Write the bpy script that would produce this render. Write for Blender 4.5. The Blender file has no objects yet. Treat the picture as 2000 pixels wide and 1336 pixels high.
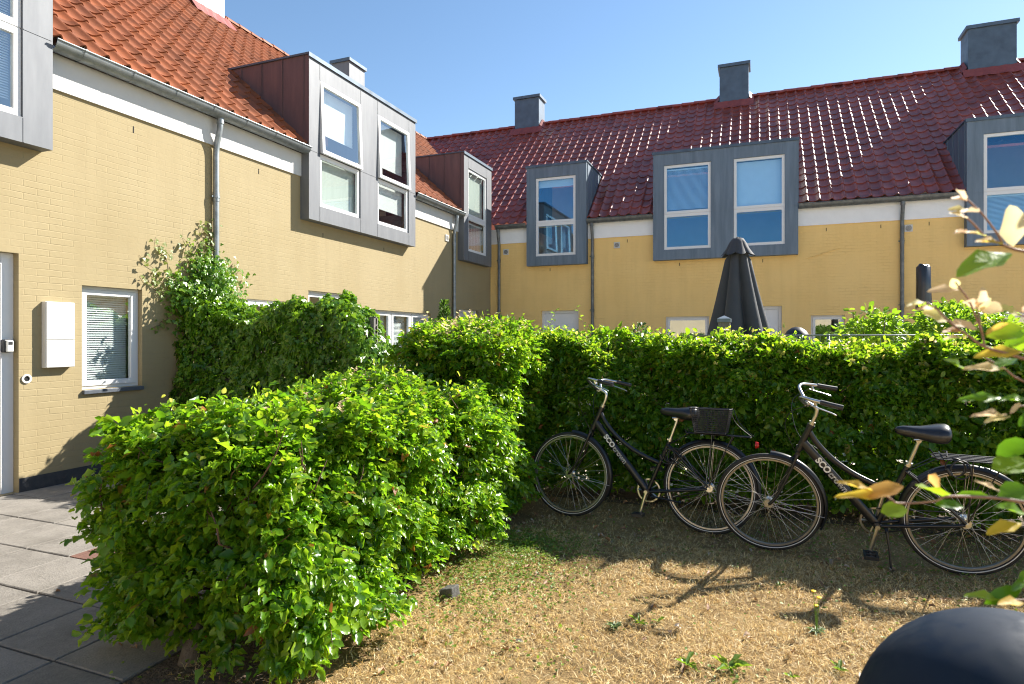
import bpy, bmesh, math, random
import numpy as np
from mathutils import Vector, Matrix, Euler, Quaternion

# ------------------------------------------------------------------ camera, sky, sun, exposure
scene = bpy.context.scene
COL = scene.collection
R = math.radians
F, EYE = 1216.0, 1.5                      # focal length in pixels of a 2000 px wide picture; eye height (m)
YAW = R(21.54)
CY, SY = math.cos(YAW), math.sin(YAW)
cd = bpy.data.cameras.new('camera'); cam = bpy.data.objects.new('camera', cd); COL.objects.link(cam)
cam.location = (0, 0, EYE); cam.rotation_euler = (R(90), 0, YAW)
cd.sensor_width = 36; cd.lens = F / 2000 * 36; cd.shift_y = -0.004
cd.clip_start = 0.05; cd.clip_end = 2000
cd.dof.use_dof = True; cd.dof.focus_distance = 5.5; cd.dof.aperture_fstop = 4.8
scene.camera = cam

SUN = Vector((0.78, 1.0, 0.97)).normalized()          # towards the sun
ELEV = math.asin(SUN.z); AZ = math.atan2(SUN.x, SUN.y)
world = bpy.data.worlds.new('World'); scene.world = world; world.use_nodes = True
wn = world.node_tree
sky = wn.nodes.new('ShaderNodeTexSky'); sky.sky_type = 'NISHITA'; sky.sun_disc = False
sky.sun_elevation = ELEV; sky.sun_rotation = AZ
sky.air_density = 1.0; sky.dust_density = 0.15; sky.ozone_density = 1.6
bg = wn.nodes['Background']; bg.inputs['Strength'].default_value = 0.072
hs = wn.nodes.new('ShaderNodeHueSaturation'); hs.inputs['Saturation'].default_value = 1.06; hs.inputs['Hue'].default_value = 0.497
wn.links.new(sky.outputs['Color'], hs.inputs['Color']); wn.links.new(hs.outputs['Color'], bg.inputs['Color'])
sl = bpy.data.lights.new('sun', 'SUN'); sl.energy = 4.7; sl.angle = R(0.5); sl.color = (1.0, 0.94, 0.84)
so = bpy.data.objects.new('sun', sl); COL.objects.link(so)
so.rotation_euler = SUN.to_track_quat('Z', 'Y').to_euler(); so.location = (20, 25, 30)
vs = scene.view_settings; vs.view_transform = 'Standard'; vs.look = 'None'; vs.gamma = 1; vs.exposure = 1.5
scene.display_settings.display_device = 'sRGB'
scene.cycles.filter_width = 1.1; scene.cycles.max_bounces = 10; scene.cycles.transparent_max_bounces = 24

rng = np.random.default_rng(7)
random.seed(5)

def at(u, v, Y):
    """the real point seen at picture pixel (u, v) at distance Y in front of the camera"""
    a, b = (u - 1000) / F, (660 - v) / F
    return Vector((CY * a - SY, SY * a + CY, b)) * Y + Vector((0, 0, EYE))

# ------------------------------------------------------------------ materials
def new_mat(name):
    m = bpy.data.materials.new(name); m.use_nodes = True
    return m, m.node_tree.nodes, m.node_tree.links, m.node_tree.nodes['Principled BSDF']

def setp(p, **kw):
    for k, v in kw.items():
        k = {'base': 'Base Color', 'rough': 'Roughness', 'metal': 'Metallic', 'spec': 'Specular IOR Level', 'coat': 'Coat Weight'}[k]
        if k == 'Base Color' and len(v) == 3: v = (*v, 1)
        p.inputs[k].default_value = v

def ramp(n, stops):
    r = n.new('ShaderNodeValToRGB'); e = r.color_ramp.elements
    while len(e) < len(stops): e.new(0.5)
    for i, (p, c) in enumerate(stops):
        e[i].position = p; e[i].color = (*c, 1)
    return r

def mat(name, c1, c2=None, rough=0.5, metal=0.0, scale=8.0, bump=0.0, bscale=None, spec=0.5, rough2=None, coat=0.0, stretch=(1, 1, 1)):
    m, n, l, p = new_mat(name)
    setp(p, base=c1, rough=rough, metal=metal, spec=spec, coat=coat)
    tc = n.new('ShaderNodeTexCoord'); mp = n.new('ShaderNodeMapping'); mp.inputs['Scale'].default_value = stretch
    l.new(tc.outputs['Object'], mp.inputs['Vector'])
    if c2 is not None or rough2 is not None:
        t = n.new('ShaderNodeTexNoise'); t.inputs['Scale'].default_value = scale; t.inputs['Detail'].default_value = 6
        t.inputs['Roughness'].default_value = 0.6
        l.new(mp.outputs['Vector'], t.inputs['Vector'])
        if c2 is not None:
            r = ramp(n, [(0.3, c1), (0.7, c2)]); l.new(t.outputs['Fac'], r.inputs['Fac']); l.new(r.outputs['Color'], p.inputs['Base Color'])
        if rough2 is not None:
            mr = n.new('ShaderNodeMapRange'); mr.inputs['From Min'].default_value = 0.3; mr.inputs['From Max'].default_value = 0.7
            mr.inputs['To Min'].default_value = rough; mr.inputs['To Max'].default_value = rough2
            l.new(t.outputs['Fac'], mr.inputs['Value']); l.new(mr.outputs['Result'], p.inputs['Roughness'])
    if bump:
        t2 = n.new('ShaderNodeTexNoise'); t2.inputs['Scale'].default_value = bscale or scale * 4; t2.inputs['Detail'].default_value = 4
        l.new(mp.outputs['Vector'], t2.inputs['Vector'])
        b = n.new('ShaderNodeBump'); b.inputs['Strength'].default_value = 1.0; b.inputs['Distance'].default_value = bump
        l.new(t2.outputs['Fac'], b.inputs['Height']); l.new(b.outputs['Normal'], p.inputs['Normal'])
    return m

def brick_mat(name, c1, c2, axis, bw=0.235, rh=0.0665, dist=0.004, mort=0.006):
    """painted brickwork: one paint colour, the courses only show as relief"""
    m, n, l, p = new_mat(name); setp(p, rough=0.75, spec=0.25)
    tc = n.new('ShaderNodeTexCoord'); sp = n.new('ShaderNodeSeparateXYZ'); cb = n.new('ShaderNodeCombineXYZ')
    l.new(tc.outputs['Object'], sp.inputs[0]); l.new(sp.outputs[axis], cb.inputs['X']); l.new(sp.outputs['Z'], cb.inputs['Y'])
    wob = n.new('ShaderNodeTexNoise'); wob.inputs['Scale'].default_value = 5; wob.inputs['Detail'].default_value = 3
    l.new(cb.outputs[0], wob.inputs['Vector'])
    vm = n.new('ShaderNodeVectorMath'); vm.operation = 'MULTIPLY_ADD'; vm.inputs[1].default_value = (0.03, 0.016, 0)
    l.new(wob.outputs['Color'], vm.inputs[0]); l.new(cb.outputs[0], vm.inputs[2])
    bt = n.new('ShaderNodeTexBrick'); bt.offset = 0.5
    bt.inputs['Scale'].default_value = 1; bt.inputs['Brick Width'].default_value = bw; bt.inputs['Row Height'].default_value = rh
    bt.inputs['Mortar Size'].default_value = mort; bt.inputs['Mortar Smooth'].default_value = 1.0; bt.inputs['Bias'].default_value = 0
    bt.inputs['Color1'].default_value = (1, 1, 1, 1); bt.inputs['Color2'].default_value = (0.62, 0.62, 0.62, 1); bt.inputs['Mortar'].default_value = (0.0, 0, 0, 1)
    l.new(vm.outputs[0], bt.inputs['Vector'])
    big = n.new('ShaderNodeTexNoise'); big.inputs['Scale'].default_value = 1.3; big.inputs['Detail'].default_value = 5
    l.new(cb.outputs[0], big.inputs['Vector'])
    r = ramp(n, [(0.35, c1), (0.7, c2)]); l.new(big.outputs['Fac'], r.inputs['Fac'])
    stk = n.new('ShaderNodeTexNoise'); stk.inputs['Scale'].default_value = 1.0; stk.inputs['Detail'].default_value = 6; stk.inputs['Roughness'].default_value = .6
    sm = n.new('ShaderNodeVectorMath'); sm.operation = 'MULTIPLY'; sm.inputs[1].default_value = (5.5, 0.55, 1); l.new(cb.outputs[0], sm.inputs[0]); l.new(sm.outputs[0], stk.inputs['Vector'])
    rs = ramp(n, [(0.32, (0.86, 0.845, 0.82)), (0.56, (1, 1, 1))]); l.new(stk.outputs['Fac'], rs.inputs['Fac'])
    ms = n.new('ShaderNodeMix'); ms.data_type = 'RGBA'; ms.blend_type = 'MULTIPLY'; ms.inputs[0].default_value = 0.34
    l.new(r.outputs['Color'], ms.inputs[6]); l.new(rs.outputs['Color'], ms.inputs[7])
    # slight per-brick tone and a little grime in the joints
    mx = n.new('ShaderNodeMix'); mx.data_type = 'RGBA'; mx.blend_type = 'MULTIPLY'; mx.inputs[0].default_value = 0.018
    l.new(ms.outputs[2], mx.inputs[6]); l.new(bt.outputs['Color'], mx.inputs[7]); l.new(mx.outputs[2], p.inputs['Base Color'])
    fine = n.new('ShaderNodeTexNoise'); fine.inputs['Scale'].default_value = 26; fine.inputs['Detail'].default_value = 5
    l.new(cb.outputs[0], fine.inputs['Vector'])
    # joints fade out where the paint has filled them
    msk = n.new('ShaderNodeTexNoise'); msk.inputs['Scale'].default_value = 2.2; msk.inputs['Detail'].default_value = 3
    l.new(cb.outputs[0], msk.inputs['Vector'])
    mk = n.new('ShaderNodeMapRange'); mk.inputs['From Min'].default_value = 0.35; mk.inputs['From Max'].default_value = 0.65
    mk.inputs['To Min'].default_value = 0.15; l.new(msk.outputs['Fac'], mk.inputs['Value'])
    a0 = n.new('ShaderNodeMath'); a0.operation = 'MULTIPLY'
    l.new(bt.outputs['Color'], a0.inputs[0]); l.new(mk.outputs['Result'], a0.inputs[1])
    a1 = n.new('ShaderNodeMath'); a1.operation = 'MULTIPLY_ADD'; a1.inputs[1].default_value = 0.55
    l.new(fine.outputs['Fac'], a1.inputs[0]); l.new(a0.outputs[0], a1.inputs[2])
    b = n.new('ShaderNodeBump'); b.inputs['Strength'].default_value = 1; b.inputs['Distance'].default_value = dist
    l.new(a1.outputs[0], b.inputs['Height']); l.new(b.outputs['Normal'], p.inputs['Normal'])
    return m

def leaf_mat(name, stops, trans, tfac=0.42, rough=0.38, spec=0.5):
    m, n, l, p = new_mat(name); setp(p, rough=rough, spec=spec)
    g = n.new('ShaderNodeNewGeometry')
    r = ramp(n, stops); l.new(g.outputs['Random Per Island'], r.inputs['Fac']); l.new(r.outputs['Color'], p.inputs['Base Color'])
    t = n.new('ShaderNodeBsdfTranslucent')
    r2 = ramp(n, trans); l.new(g.outputs['Random Per Island'], r2.inputs['Fac']); l.new(r2.outputs['Color'], t.inputs['Color'])
    tc = n.new('ShaderNodeTexCoord'); no = n.new('ShaderNodeTexNoise'); no.inputs['Scale'].default_value = 60
    l.new(tc.outputs['Object'], no.inputs['Vector'])
    b = n.new('ShaderNodeBump'); b.inputs['Distance'].default_value = 0.003; b.inputs['Strength'].default_value = 0.6
    l.new(no.outputs['Fac'], b.inputs['Height']); l.new(b.outputs['Normal'], p.inputs['Normal'])
    mx = n.new('ShaderNodeMixShader'); mx.inputs[0].default_value = tfac
    l.new(p.outputs[0], mx.inputs[1]); l.new(t.outputs[0], mx.inputs[2])
    l.new(mx.outputs[0], n['Material Output'].inputs['Surface'])
    return m

def glass_mat(name, tint=(0.75, 0.9, 1.0), r0=0.1, through=(0.9, 0.95, 0.95)):
    m, n, l, p = new_mat(name); n.remove(p)
    tr = n.new('ShaderNodeBsdfTransparent'); tr.inputs['Color'].default_value = (*through, 1)
    gl = n.new('ShaderNodeBsdfGlossy'); gl.inputs['Color'].default_value = (*tint, 1); gl.inputs['Roughness'].default_value = 0.01
    lw = n.new('ShaderNodeLayerWeight'); lw.inputs['Blend'].default_value = 0.5
    pw = n.new('ShaderNodeMath'); pw.operation = 'POWER'; pw.inputs[1].default_value = 4.0; l.new(lw.outputs['Facing'], pw.inputs[0])
    sc_ = n.new('ShaderNodeMath'); sc_.operation = 'MULTIPLY_ADD'; sc_.inputs[1].default_value = 1 - r0; sc_.inputs[2].default_value = r0; l.new(pw.outputs[0], sc_.inputs[0])
    mx = n.new('ShaderNodeMixShader'); l.new(sc_.outputs[0], mx.inputs[0]); l.new(tr.outputs[0], mx.inputs[1]); l.new(gl.outputs[0], mx.inputs[2])
    l.new(mx.outputs[0], n['Material Output'].inputs['Surface'])
    return m

M = {}
M['wall_a'] = brick_mat('yellow_brick_paint_sun_toned', (0.330, 0.268, 0.152), (0.312, 0.250, 0.136), 'Y', dist=0.0021, bw=0.24)  # sunlit copy of the yellow paint, darkened to offset the strong sun
M['wall_b'] = brick_mat('yellow_brick_paint_shade_lifted', (0.89, 0.605, 0.235), (0.87, 0.58, 0.215), 'X', dist=0.0055, bw=0.24)  # same paint, made lighter to stand in for fill light in shade
M['wall_c'] = brick_mat('yellow_brick_paint_c', (0.74, 0.64, 0.46), (0.70, 0.60, 0.42), 'X', dist=0.006, bw=0.24)
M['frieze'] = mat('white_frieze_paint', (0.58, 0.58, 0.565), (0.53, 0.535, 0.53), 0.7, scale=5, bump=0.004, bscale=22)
M['frieze_b'] = mat('white_frieze_paint_shade_lifted', (0.84, 0.85, 0.86), (0.79, 0.80, 0.81), 0.7, scale=5, bump=0.004, bscale=22)  # same white, raised so the shaded wing's frieze looks better lit
M['plinth'] = mat('dark_plinth', (0.035, 0.037, 0.042), (0.06, 0.06, 0.062), 0.8, scale=14, bump=0.004)
def tile_mat(name, c1, c2, axis, rough, spec=0.5):
    m = mat(name, c1, c2, rough, scale=2.2, bump=0.0012, bscale=70, spec=spec, rough2=rough + .12)
    n, l = m.node_tree.nodes, m.node_tree.links; p = n['Principled BSDF']
    tc = n.new('ShaderNodeTexCoord'); sp = n.new('ShaderNodeSeparateXYZ'); cb = n.new('ShaderNodeCombineXYZ'); l.new(tc.outputs['Object'], sp.inputs[0])
    for src, k, dst in ((axis, 1 / 0.247, 'X'), ('Z', 1 / 0.2085, 'Y')):
        a = n.new('ShaderNodeMath'); a.operation = 'MULTIPLY'; a.inputs[1].default_value = k; f = n.new('ShaderNodeMath'); f.operation = 'FLOOR'
        l.new(sp.outputs[src], a.inputs[0]); l.new(a.outputs[0], f.inputs[0]); l.new(f.outputs[0], cb.inputs[dst])
    w = n.new('ShaderNodeTexWhiteNoise'); l.new(cb.outputs[0], w.inputs['Vector'])
    r = ramp(n, [(0.0, (0.74, 0.76, 0.78)), (0.5, (1, 1, 1)), (1.0, (1.14, 1.10, 1.05))]); l.new(w.outputs['Value'], r.inputs['Fac'])
    st = n.new('ShaderNodeTexNoise'); st.inputs['Scale'].default_value = 7; st.inputs['Detail'].default_value = 7; st.inputs['Roughness'].default_value = .7; l.new(tc.outputs['Object'], st.inputs['Vector'])
    r3 = ramp(n, [(0.40, (0.72, 0.70, 0.68)), (0.56, (1, 1, 1))]); l.new(st.outputs['Fac'], r3.inputs['Fac'])
    src = p.inputs['Base Color'].links[0].from_socket
    for k, fac in ((r, 1.0), (r3, 0.55)):
        x = n.new('ShaderNodeMix'); x.data_type = 'RGBA'; x.blend_type = 'MULTIPLY'; x.inputs[0].default_value = fac; l.new(src, x.inputs[6]); l.new(k.outputs['Color'], x.inputs[7]); src = x.outputs[2]
    l.new(src, p.inputs['Base Color']); return m
M['tile_a'] = tile_mat('orange_roof_tile', (0.285, 0.092, 0.034), (0.225, 0.066, 0.024), 'Y', 0.6, .35)
M['tile_b'] = tile_mat('maroon_glazed_tile', (0.30, 0.076, 0.056), (0.235, 0.057, 0.046), 'X', 0.34)
M['zinc'] = mat('zinc_cladding', (0.165, 0.175, 0.192), (0.13, 0.14, 0.157), 0.6, metal=0.25, scale=3, rough2=0.62, stretch=(3, 3, 0.5))
M['zinc_b'] = mat('shade_blue_zinc', (0.165, 0.215, 0.27), (0.115, 0.155, 0.20), 0.55, metal=0.35, scale=2.6, rough2=0.66, stretch=(4, 4, 0.35))  # blue skylight of the shaded wing is mixed into this zinc tone
M['zinc_dark'] = mat('dark_zinc', (0.095, 0.135, 0.185), (0.07, 0.10, 0.14), 0.5, metal=0.4, scale=4, rough2=0.65)
M['zinc_side'] = mat('roof_reflection_brown_zinc', (0.155, 0.105, 0.105), (0.115, 0.082, 0.088), 0.5, metal=0.4, scale=3, rough2=0.65, stretch=(3, 3, 0.5))  # brown reflection of the red roof is put into the zinc colour
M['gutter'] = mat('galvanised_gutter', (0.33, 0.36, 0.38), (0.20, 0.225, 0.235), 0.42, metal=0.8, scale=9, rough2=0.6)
M['gutter_b'] = mat('dark_gutter', (0.21, 0.22, 0.22), (0.12, 0.13, 0.135), 0.45, metal=0.7, scale=9, rough2=0.65)  # gutter metal in a darker tone for the back wing
M['flash'] = mat('red_lead_flashing', (0.28, 0.065, 0.055), (0.20, 0.045, 0.042), 0.6, scale=9, bump=0.004)
M['white'] = mat('white_window_paint', (0.72, 0.72, 0.72), (0.68, 0.69, 0.70), 0.35, scale=6)
M['white_rough'] = mat('white_chimney_render', (0.80, 0.80, 0.78), (0.72, 0.72, 0.70), 0.8, scale=5)
M['greydoor'] = mat('grey_door_paint', (0.55, 0.56, 0.58), (0.5, 0.51, 0.53), 0.4, scale=6)
M['doorwhite'] = mat('white_door_paint', (0.78, 0.77, 0.76), (0.74, 0.73, 0.73), 0.45, scale=6)
M['glass'] = glass_mat('window_glass', (0.9, 0.97, 1.0), 0.26)
M['glass_b'] = glass_mat('sky_tinted_window_glass', (0.25, 0.62, 1.0), 0.19, (0.72, 0.90, 1.0))  # deep blue of the reflected sky is put into the gloss tint
M['blind'] = mat('white_blind_fabric', (0.78, 0.79, 0.78), (0.74, 0.75, 0.74), 0.6, scale=5)
M['sheer'] = mat('grey_green_backing', (0.62, 0.66, 0.60), (0.55, 0.59, 0.54), 0.8, scale=5, stretch=(6, 6, .5))  # for added panels that imitate a lit ceiling behind the panes
M['slat'] = mat('venetian_slat', (0.80, 0.82, 0.82), None, 0.4)
M['room'] = mat('dim_room', (0.62, 0.62, 0.59), (0.55, 0.55, 0.52), 0.9, scale=2)
M['slate'] = mat('slate_sill', (0.10, 0.115, 0.14), (0.07, 0.08, 0.1), 0.5, scale=12, bump=0.001)
M['plastic_white'] = mat('white_cabinet_plastic', (0.60, 0.595, 0.57), (0.56, 0.555, 0.53), 0.45, scale=3)
M['black'] = mat('black_plastic', (0.018, 0.018, 0.02), (0.03, 0.03, 0.032), 0.45, scale=20)
M['hole'] = mat('dark_opening', (0.01, 0.01, 0.01), None, 0.9)
M['steel'] = mat('brushed_steel', (0.62, 0.61, 0.58), (0.5, 0.5, 0.48), 0.28, metal=1.0, scale=30)
M['frame'] = mat('matt_black_frame_paint', (0.006, 0.007, 0.010), (0.009, 0.010, 0.014), 0.36, scale=6, spec=0.6)
M['rubber'] = mat('tyre_rubber', (0.016, 0.016, 0.017), (0.028, 0.027, 0.026), 0.7, scale=40, bump=0.001)
M['rim'] = mat('aluminium_rim', (0.40, 0.385, 0.36), (0.32, 0.305, 0.28), 0.4, metal=0.9, scale=20)
M['stripe'] = mat('reflective_sidewall_stripe', (0.72, 0.72, 0.70), None, 0.4)
M['saddle'] = mat('black_saddle_vinyl', (0.014, 0.015, 0.018), (0.02, 0.02, 0.024), 0.3, scale=12, spec=0.6)
M['letter'] = mat('white_lettering', (0.75, 0.75, 0.73), None, 0.5)
M['red'] = mat('red_reflector', (0.5, 0.02, 0.015), None, 0.2)
M['canvas'] = mat('anthracite_parasol_canvas', (0.040, 0.046, 0.056), (0.052, 0.056, 0.064), 0.8, scale=6, bump=0.004, bscale=9)
M['wood'] = mat('grey_weathered_post', (0.22, 0.20, 0.18), (0.13, 0.125, 0.115), 0.85, scale=9, bump=0.004, stretch=(4, 4, 0.6))
M['bark'] = mat('beech_bark', (0.16, 0.14, 0.12), (0.08, 0.07, 0.06), 0.85, scale=20, bump=0.006)
M['twig'] = mat('brown_twig', (0.13, 0.075, 0.045), (0.09, 0.05, 0.035), 0.7, scale=40)
M['twig_red'] = mat('red_brown_young_twig', (0.30, 0.17, 0.12), (0.22, 0.12, 0.085), 0.55, scale=60)
M['concrete'] = mat('dark_concrete_block', (0.15, 0.145, 0.135), (0.09, 0.087, 0.08), 0.85, scale=40, bump=0.004)
M['dome'] = mat('dark_navy_lid', (0.006, 0.016, 0.036), (0.014, 0.024, 0.042), 0.5, scale=22, spec=0.16, rough2=0.85)
M['beech'] = leaf_mat('beech_leaf', [(0.0, (0.042, 0.118, 0.009)), (0.45, (0.100, 0.225, 0.013)), (0.955, (0.20, 0.31, 0.02)), (0.985, (0.18, 0.22, 0.03)), (1.0, (0.28, 0.10, 0.03))],
                      [(0.0, (0.18, 0.44, 0.012)), (0.6, (0.38, 0.66, 0.02)), (0.97, (0.52, 0.72, 0.03)), (1.0, (0.55, 0.25, 0.05))], 0.45, 0.28)
M['beech_shade'] = leaf_mat('shade_darkened_beech_leaf', [(0.0, (0.044, 0.125, 0.010)), (0.6, (0.090, 0.205, 0.014)), (0.97, (0.16, 0.27, 0.02)), (1.0, (0.20, 0.10, 0.03))],  # beech leaf copy with the back hedge's shade put into the colour
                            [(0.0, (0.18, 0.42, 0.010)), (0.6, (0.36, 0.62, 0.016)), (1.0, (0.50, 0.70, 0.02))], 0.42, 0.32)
M['beech_top'] = leaf_mat('sun_tinted_new_beech_leaf', [(0.0, (0.09, 0.22, 0.014)), (0.6, (0.17, 0.29, 0.02)), (0.9, (0.30, 0.34, 0.05)), (1.0, (0.42, 0.34, 0.12))],  # young leaf colour, brightened to imitate the sunlit hedge top
                          [(0.0, (0.38, 0.66, 0.02)), (0.6, (0.58, 0.74, 0.04)), (1.0, (0.75, 0.66, 0.16))], 0.5, 0.34)
M['beech_young'] = leaf_mat('young_beech_leaf', [(0.0, (0.55, 0.52, 0.18)), (0.4, (0.74, 0.58, 0.36)), (1.0, (0.72, 0.46, 0.32))],
                            [(0.0, (0.85, 0.85, 0.28)), (0.4, (0.92, 0.78, 0.48)), (1.0, (0.9, 0.62, 0.42))], 0.55, 0.6)
M['beech_dead'] = leaf_mat('withered_beech_leaf', [(0.0, (0.30, 0.10, 0.03)), (1.0, (0.20, 0.08, 0.03))], [(0.0, (0.5, 0.18, 0.04)), (1.0, (0.4, 0.14, 0.04))], 0.3, 0.5)
M['ivy'] = leaf_mat('ivy_leaf', [(0.0, (0.046, 0.13, 0.011)), (0.6, (0.098, 0.215, 0.016)), (1.0, (0.17, 0.28, 0.02))],
                    [(0.0, (0.16, 0.38, 0.012)), (1.0, (0.36, 0.58, 0.03))], 0.38, 0.30)
M['ivy_pale'] = leaf_mat('pale_ivy_leaf', [(0.0, (0.20, 0.22, 0.06)), (1.0, (0.13, 0.20, 0.05))], [(0.0, (0.4, 0.45, 0.1)), (1.0, (0.3, 0.42, 0.08))], 0.35, 0.4)
M['bush'] = leaf_mat('bright_bush_leaf', [(0.0, (0.06, 0.16, 0.015)), (1.0, (0.13, 0.25, 0.02))], [(0.0, (0.30, 0.55, 0.02)), (1.0, (0.45, 0.62, 0.04))], 0.5, 0.4)
M['dark_plant'] = leaf_mat('dark_plant_leaf', [(0.0, (0.03, 0.075, 0.015)), (1.0, (0.05, 0.11, 0.02))], [(0.0, (0.1, 0.25, 0.02)), (1.0, (0.2, 0.32, 0.03))], 0.35, 0.45)
M['weed'] = leaf_mat('weed_leaf', [(0.0, (0.07, 0.17, 0.025)), (1.0, (0.14, 0.25, 0.03))], [(0.0, (0.25, 0.45, 0.03)), (1.0, (0.4, 0.55, 0.04))], 0.4, 0.4)
M['weed_grey'] = leaf_mat('grey_green_weed_leaf', [(0.0, (0.14, 0.20, 0.09)), (1.0, (0.20, 0.27, 0.12))], [(0.0, (0.25, 0.35, 0.12)), (1.0, (0.3, 0.4, 0.15))], 0.25, 0.5)
M['flower'] = mat('yellow_petals', (0.75, 0.50, 0.01), None, 0.5)
M['straw'] = leaf_mat('dry_grass_blade', [(0.0, (0.10, 0.055, 0.02)), (0.15, (0.30, 0.165, 0.045)), (0.32, (0.70, 0.42, 0.11)), (0.62, (0.93, 0.71, 0.33)), (0.92, (0.94, 0.82, 0.54)), (1.0, (0.34, 0.32, 0.08))],
                      [(0.0, (0.4, 0.25, 0.08)), (1.0, (0.8, 0.6, 0.28))], 0.30, 0.6, 0.3)
M['clover'] = leaf_mat('clover_leaf', [(0.0, (0.07, 0.15, 0.02)), (1.0, (0.16, 0.24, 0.03))], [(0.0, (0.25, 0.42, 0.03)), (1.0, (0.4, 0.5, 0.05))], 0.35, 0.5)
M['litter'] = leaf_mat('fallen_leaf', [(0.0, (0.16, 0.075, 0.03)), (0.6, (0.34, 0.19, 0.09)), (1.0, (0.58, 0.50, 0.42))], [(0.0, (0.3, 0.15, 0.05)), (1.0, (0.4, 0.3, 0.15))], 0.15, 0.6)

def lawn_mat():
    m, n, l, p = new_mat('dry_lawn'); setp(p, rough=0.95, spec=0.1)
    tc = n.new('ShaderNodeTexCoord')
    a = n.new('ShaderNodeTexNoise'); a.inputs['Scale'].default_value = 1.1; a.inputs['Detail'].default_value = 8; a.inputs['Roughness'].default_value = 0.65
    f = n.new('ShaderNodeTexNoise'); f.inputs['Scale'].default_value = 85; f.inputs['Detail'].default_value = 5; f.inputs['Roughness'].default_value = 0.7
    for t in (a, f): l.new(tc.outputs['Object'], t.inputs['Vector'])
    r1 = ramp(n, [(0.3, (0.15, 0.105, 0.055)), (0.5, (0.33, 0.225, 0.105)), (0.75, (0.50, 0.36, 0.17))]); l.new(a.outputs['Fac'], r1.inputs['Fac'])
    r2 = ramp(n, [(0.30, (0.30, 0.26, 0.22)), (0.5, (1, 1, 1))]); l.new(f.outputs['Fac'], r2.inputs['Fac'])
    mx = n.new('ShaderNodeMix'); mx.data_type = 'RGBA'; mx.blend_type = 'MULTIPLY'; mx.inputs[0].default_value = 0.8
    l.new(r1.outputs['Color'], mx.inputs[6]); l.new(r2.outputs['Color'], mx.inputs[7]); l.new(mx.outputs[2], p.inputs['Base Color'])
    b = n.new('ShaderNodeBump'); b.inputs['Distance'].default_value = 0.02; l.new(f.outputs['Fac'], b.inputs['Height']); l.new(b.outputs['Normal'], p.inputs['Normal'])
    return m
M['lawn'] = lawn_mat()
M['soil'] = mat('bare_soil', (0.12, 0.085, 0.055), (0.065, 0.045, 0.03), 0.95, scale=18, bump=0.03, bscale=40)
M['earth'] = mat('surrounding_ground', (0.60, 0.53, 0.42), (0.54, 0.47, 0.37), 0.95, scale=2, bump=0.01)

def slab_mat():
    m, n, l, p = new_mat('concrete_slab'); setp(p, rough=0.85, spec=0.3)
    tc = n.new('ShaderNodeTexCoord'); g = n.new('ShaderNodeNewGeometry')
    a = n.new('ShaderNodeTexNoise'); a.inputs['Scale'].default_value = 3.2; a.inputs['Detail'].default_value = 10; a.inputs['Roughness'].default_value = .68
    f = n.new('ShaderNodeTexVoronoi'); f.inputs['Scale'].default_value = 95
    for t in (a, f): l.new(tc.outputs['Object'], t.inputs['Vector'])
    r1 = ramp(n, [(0.3, (0.145, 0.133, 0.116)), (0.5, (0.205, 0.189, 0.168)), (0.7, (0.25, 0.231, 0.206))]); l.new(a.outputs['Fac'], r1.inputs['Fac'])
    isl = ramp(n, [(0.0, (0.88, 0.88, 0.88)), (1.0, (1.06, 1.06, 1.06))]); l.new(g.outputs['Random Per Island'], isl.inputs['Fac'])
    r2 = ramp(n, [(0.0, (0.55, 0.55, 0.55)), (0.45, (0.9, 0.9, 0.9)), (0.9, (1.0, 1.0, 1.0)), (1.0, (1.5, 1.5, 1.5))]); l.new(f.outputs['Color'], r2.inputs['Fac'])
    mx = n.new('ShaderNodeMix'); mx.data_type = 'RGBA'; mx.blend_type = 'MULTIPLY'; mx.inputs[0].default_value = 1
    l.new(r1.outputs['Color'], mx.inputs[6]); l.new(isl.outputs['Color'], mx.inputs[7])
    m2 = n.new('ShaderNodeMix'); m2.data_type = 'RGBA'; m2.blend_type = 'MULTIPLY'; m2.inputs[0].default_value = 0.55
    l.new(mx.outputs[2], m2.inputs[6]); l.new(r2.outputs['Color'], m2.inputs[7]); l.new(m2.outputs[2], p.inputs['Base Color'])
    b = n.new('ShaderNodeBump'); b.inputs['Distance'].default_value = 0.0015; l.new(f.outputs['Distance'], b.inputs['Height']); l.new(b.outputs['Normal'], p.inputs['Normal'])
    return m
M['slab'] = slab_mat()
M['joint'] = mat('mossy_joint', (0.045, 0.05, 0.025), (0.09, 0.075, 0.045), 0.95, scale=12)
M['brickpave'] = mat('red_paving_brick', (0.17, 0.085, 0.06), (0.13, 0.065, 0.05), 0.85, scale=7, bump=0.003)

# ------------------------------------------------------------------ mesh helpers
def tag(o, label=None, cat=None, group=None, kind=None):
    if label: o['label'] = label
    if cat: o['category'] = cat
    if group: o['group'] = group
    if kind: o['kind'] = kind
    return o

def empty(name, loc=(0, 0, 0), rot=(0, 0, 0)):
    o = bpy.data.objects.new(name, None); COL.objects.link(o); o.location = loc; o.rotation_euler = rot
    o.empty_display_size = 0.1
    return o

def origin_of(o):
    v = Vector((0, 0, 0))
    while o is not None:
        v = v + Vector(o.location); o = o.parent
    return v

def link(name, me, m, parent=None, smooth=False, loc=None):
    o = bpy.data.objects.new(name, me); COL.objects.link(o)
    if m is not None: me.materials.append(m)
    if parent is not None: o.parent = parent
    if smooth: me.polygons.foreach_set('use_smooth', [True] * len(me.polygons))
    return o

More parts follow.
